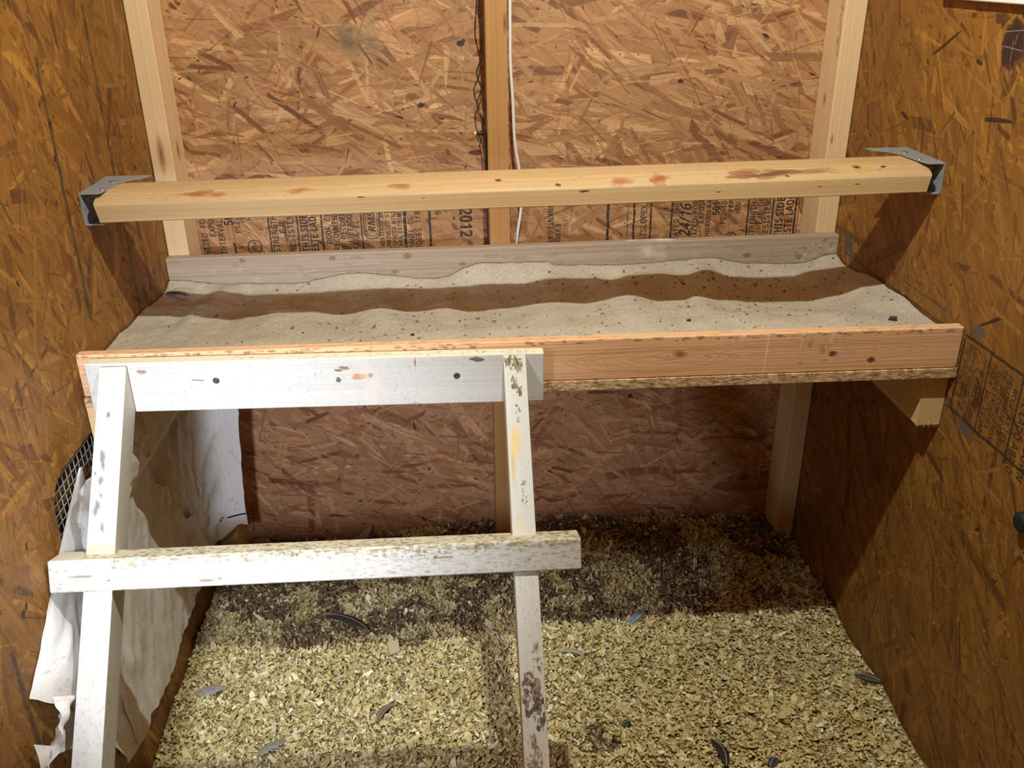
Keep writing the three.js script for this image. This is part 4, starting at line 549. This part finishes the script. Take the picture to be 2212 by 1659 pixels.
// ================================================================ CABLES
{
  const tube = (pts, r, seg = 60) => new THREE.TubeGeometry(new THREE.CatmullRomCurve3(pts.map((p) => new THREE.Vector3(...p))), seg, r, 8);
  const wc = put('white_cable', tube([[0.0085, 1.35, 0.047], [0.0095, 1.06, 0.047], [0.0090, 0.985, 0.047], [0.0088, 0.93, 0.047], [0.0120, 0.87, 0.046], [0.0150, 0.80, 0.044], [0.0220, 0.757, 0.042], [0.0248, 0.72, 0.040], [0.0245, 0.69, 0.040], [0.0180, 0.645, 0.041], [0.0140, 0.60, 0.042], [0.014, 0.585, 0.042]], 0.0027, 90), std({ color: 0xe2dfd4, roughness: 0.5 }), scene);
  wc.userData = { label: 'thin white electric cable hanging along the right side of the middle stud', category: 'cable' };
  const sl = thing('string_light', 'dark string light cord with one small red and yellow bulb on the middle stud', 'string light', [-0.036, 0.82, 0.045]), dk = std({ color: 0x1c201c, roughness: 0.6 });
  const T = (pts, r) => { const g = tube(pts, r, 70); g.translate(0.036, -0.82, -0.045); return g; };
  put('cord', T([[-0.0345, 1.35, 0.05], [-0.037, 1.05, 0.05], [-0.041, 1.0, 0.05], [-0.0345, 0.965, 0.052], [-0.036, 0.94, 0.05], [-0.046, 0.915, 0.046], [-0.040, 0.895, 0.05], [-0.0345, 0.88, 0.052], [-0.0345, 0.845, 0.052], [-0.039, 0.832, 0.05], [-0.0360, 0.820, 0.05], [-0.0345, 0.79, 0.052], [-0.0352, 0.74, 0.05], [-0.0345, 0.66, 0.052], [-0.0345, 0.59, 0.052]], 0.0012), dk, sl);
  put('cord', T([[-0.0345, 1.35, 0.04], [-0.0345, 0.98, 0.04], [-0.0352, 0.90, 0.045], [-0.046, 0.865, 0.035], [-0.0425, 0.845, 0.04], [-0.0345, 0.83, 0.045], [-0.0345, 0.70, 0.045], [-0.0345, 0.59, 0.045]], 0.0010), std({ color: 0x3a2c1c, roughness: 0.6 }), sl);
  const lay = (g) => { g.rotateZ(Math.PI / 2); return g; };
  const so = put('socket', lay(new THREE.LatheGeometry([[0, -0.006], [0.0032, -0.006], [0.0036, -0.004], [0.0032, 0.006], [0.0028, 0.007], [0, 0.007]].map((p) => new THREE.Vector2(...p)), 14)), dk, sl); so.position.set(-0.0065, 0.0, 0.004);
  const bu = put('bulb', lay(new THREE.LatheGeometry([[0, 0.0155], [0.0008, 0.015], [0.0022, 0.0115], [0.0026, 0.007], [0, 0.007]].map((p) => new THREE.Vector2(...p)), 14)), new THREE.MeshPhysicalMaterial({ color: 0xd8401c, roughness: 0.15, clearcoat: 1 }), sl); bu.position.set(-0.0065, 0, 0.004); bu.userData.label = 'tiny red bulb';
  const co = put('collar', lay(new THREE.CylinderGeometry(0.0028, 0.0030, 0.004, 14).translate(0, 0.0085, 0)), std({ color: 0xe8d46a, roughness: 0.4 }), sl); co.position.set(-0.0065, 0, 0.004); co.userData.label = 'yellow collar of the bulb';
  const kn = put('wall_knob', (() => { const g = new THREE.LatheGeometry([[0, 0.016], [0.009, 0.0155], [0.0125, 0.012], [0.013, 0.006], [0.010, 0.003], [0.010, 0], [0, 0]].map((p) => new THREE.Vector2(...p)), 20); g.rotateZ(Math.PI / 2); return g; })(), std({ color: 0x14160f, roughness: 0.7 }), scene);
  kn.position.set(H - 0.0005, 0.470, 0.722); kn.userData = { label: 'black rounded knob on the right wall at the photo edge', category: 'knob' };
}

// ================================================================ LAMPS (outside the view)
{
  const lp = thing('ceiling_lamp', 'bare bulb in a white holder hanging from the ceiling, out of view', 'lamp', [KEY.x, 2.1, KEY.z]);
  put('holder', new THREE.LatheGeometry([[0, 0], [0.010, 0], [0.016, -0.006], [0.020, -0.022], [0.018, -0.055], [0, -0.055]].map((p) => new THREE.Vector2(...p)), 24), std({ color: 0xe8e6e0, roughness: 0.5 }), lp);
  put('bulb', new THREE.LatheGeometry([[0, -0.052], [0.012, -0.056], [0.014, -0.07], [0.030, -0.098], [0.030, -0.112], [0.018, -0.128], [0, -0.133]].map((p) => new THREE.Vector2(...p)), 24), std({ color: 0xffffff, emissive: new THREE.Color(1, 0.93, 0.8), emissiveIntensity: 2 }), lp);
  lp.children.forEach((m) => { if (m.name === 'bulb' || m.name === 'holder') m.position.y = KEY.y + 0.10 - 2.1; });
  put('cord', new THREE.CylinderGeometry(0.003, 0.003, 2.1 - KEY.y - 0.10, 8).translate(0, -(2.1 - KEY.y - 0.10) / 2, 0), std({ color: 0x2a2a28 }), lp);
  lp.add(keyLight); keyLight.position.set(0, KEY.y - 2.1, 0); keyLight.name = 'bulb_light';
  const wl = thing('added_cool_lamp', 'added cool reflector lamp at the left supplying bluish light, out of view', 'lamp', [-H, ADDED_COOL.y, ADDED_COOL.z]);  // invented fixture, there for its bluish beam on ladder and sack
  const rod = new THREE.CylinderGeometry(0.006, 0.006, ADDED_COOL.x + H, 10).rotateZ(Math.PI / 2).translate((ADDED_COOL.x + H) / 2, 0, 0.05);
  put('arm', mergeGeometries([rod.toNonIndexed(), new THREE.CylinderGeometry(0.03, 0.03, 0.008, 20).rotateZ(Math.PI / 2).translate(0.0045, 0, 0.05).toNonIndexed()]), std({ color: 0x30343a, roughness: 0.5 }), wl);
  const head = new THREE.Group(); head.name = 'head'; head.position.set(ADDED_COOL.x + H, 0, 0); wl.add(head);
  put('reflector', new THREE.LatheGeometry([[0.012, 0.075], [0.02, 0.06], [0.045, 0.03], [0.055, 0.006]].map((p) => new THREE.Vector2(...p)), 28), std({ color: 0xb8bcc0, metalness: 0.6, roughness: 0.4 }), head);
  put('bulb', new THREE.SphereGeometry(0.022, 20, 14).translate(0, 0.035, 0), std({ color: 0xffffff, emissive: new THREE.Color(0.7, 0.8, 1), emissiveIntensity: 1 }), head);
  head.quaternion.setFromUnitVectors(new THREE.Vector3(0, -1, 0), new THREE.Vector3(-0.30, 0.15, 0).sub(ADDED_COOL).normalize());
  wl.add(addedCool); addedCool.position.set(ADDED_COOL.x + H, 0, 0); addedCool.name = 'added_cool_light';
}
scene.traverse((o) => { if (o.isMesh) { o.castShadow = true; o.receiveShadow = true; } });
renderer.render(scene, camera);
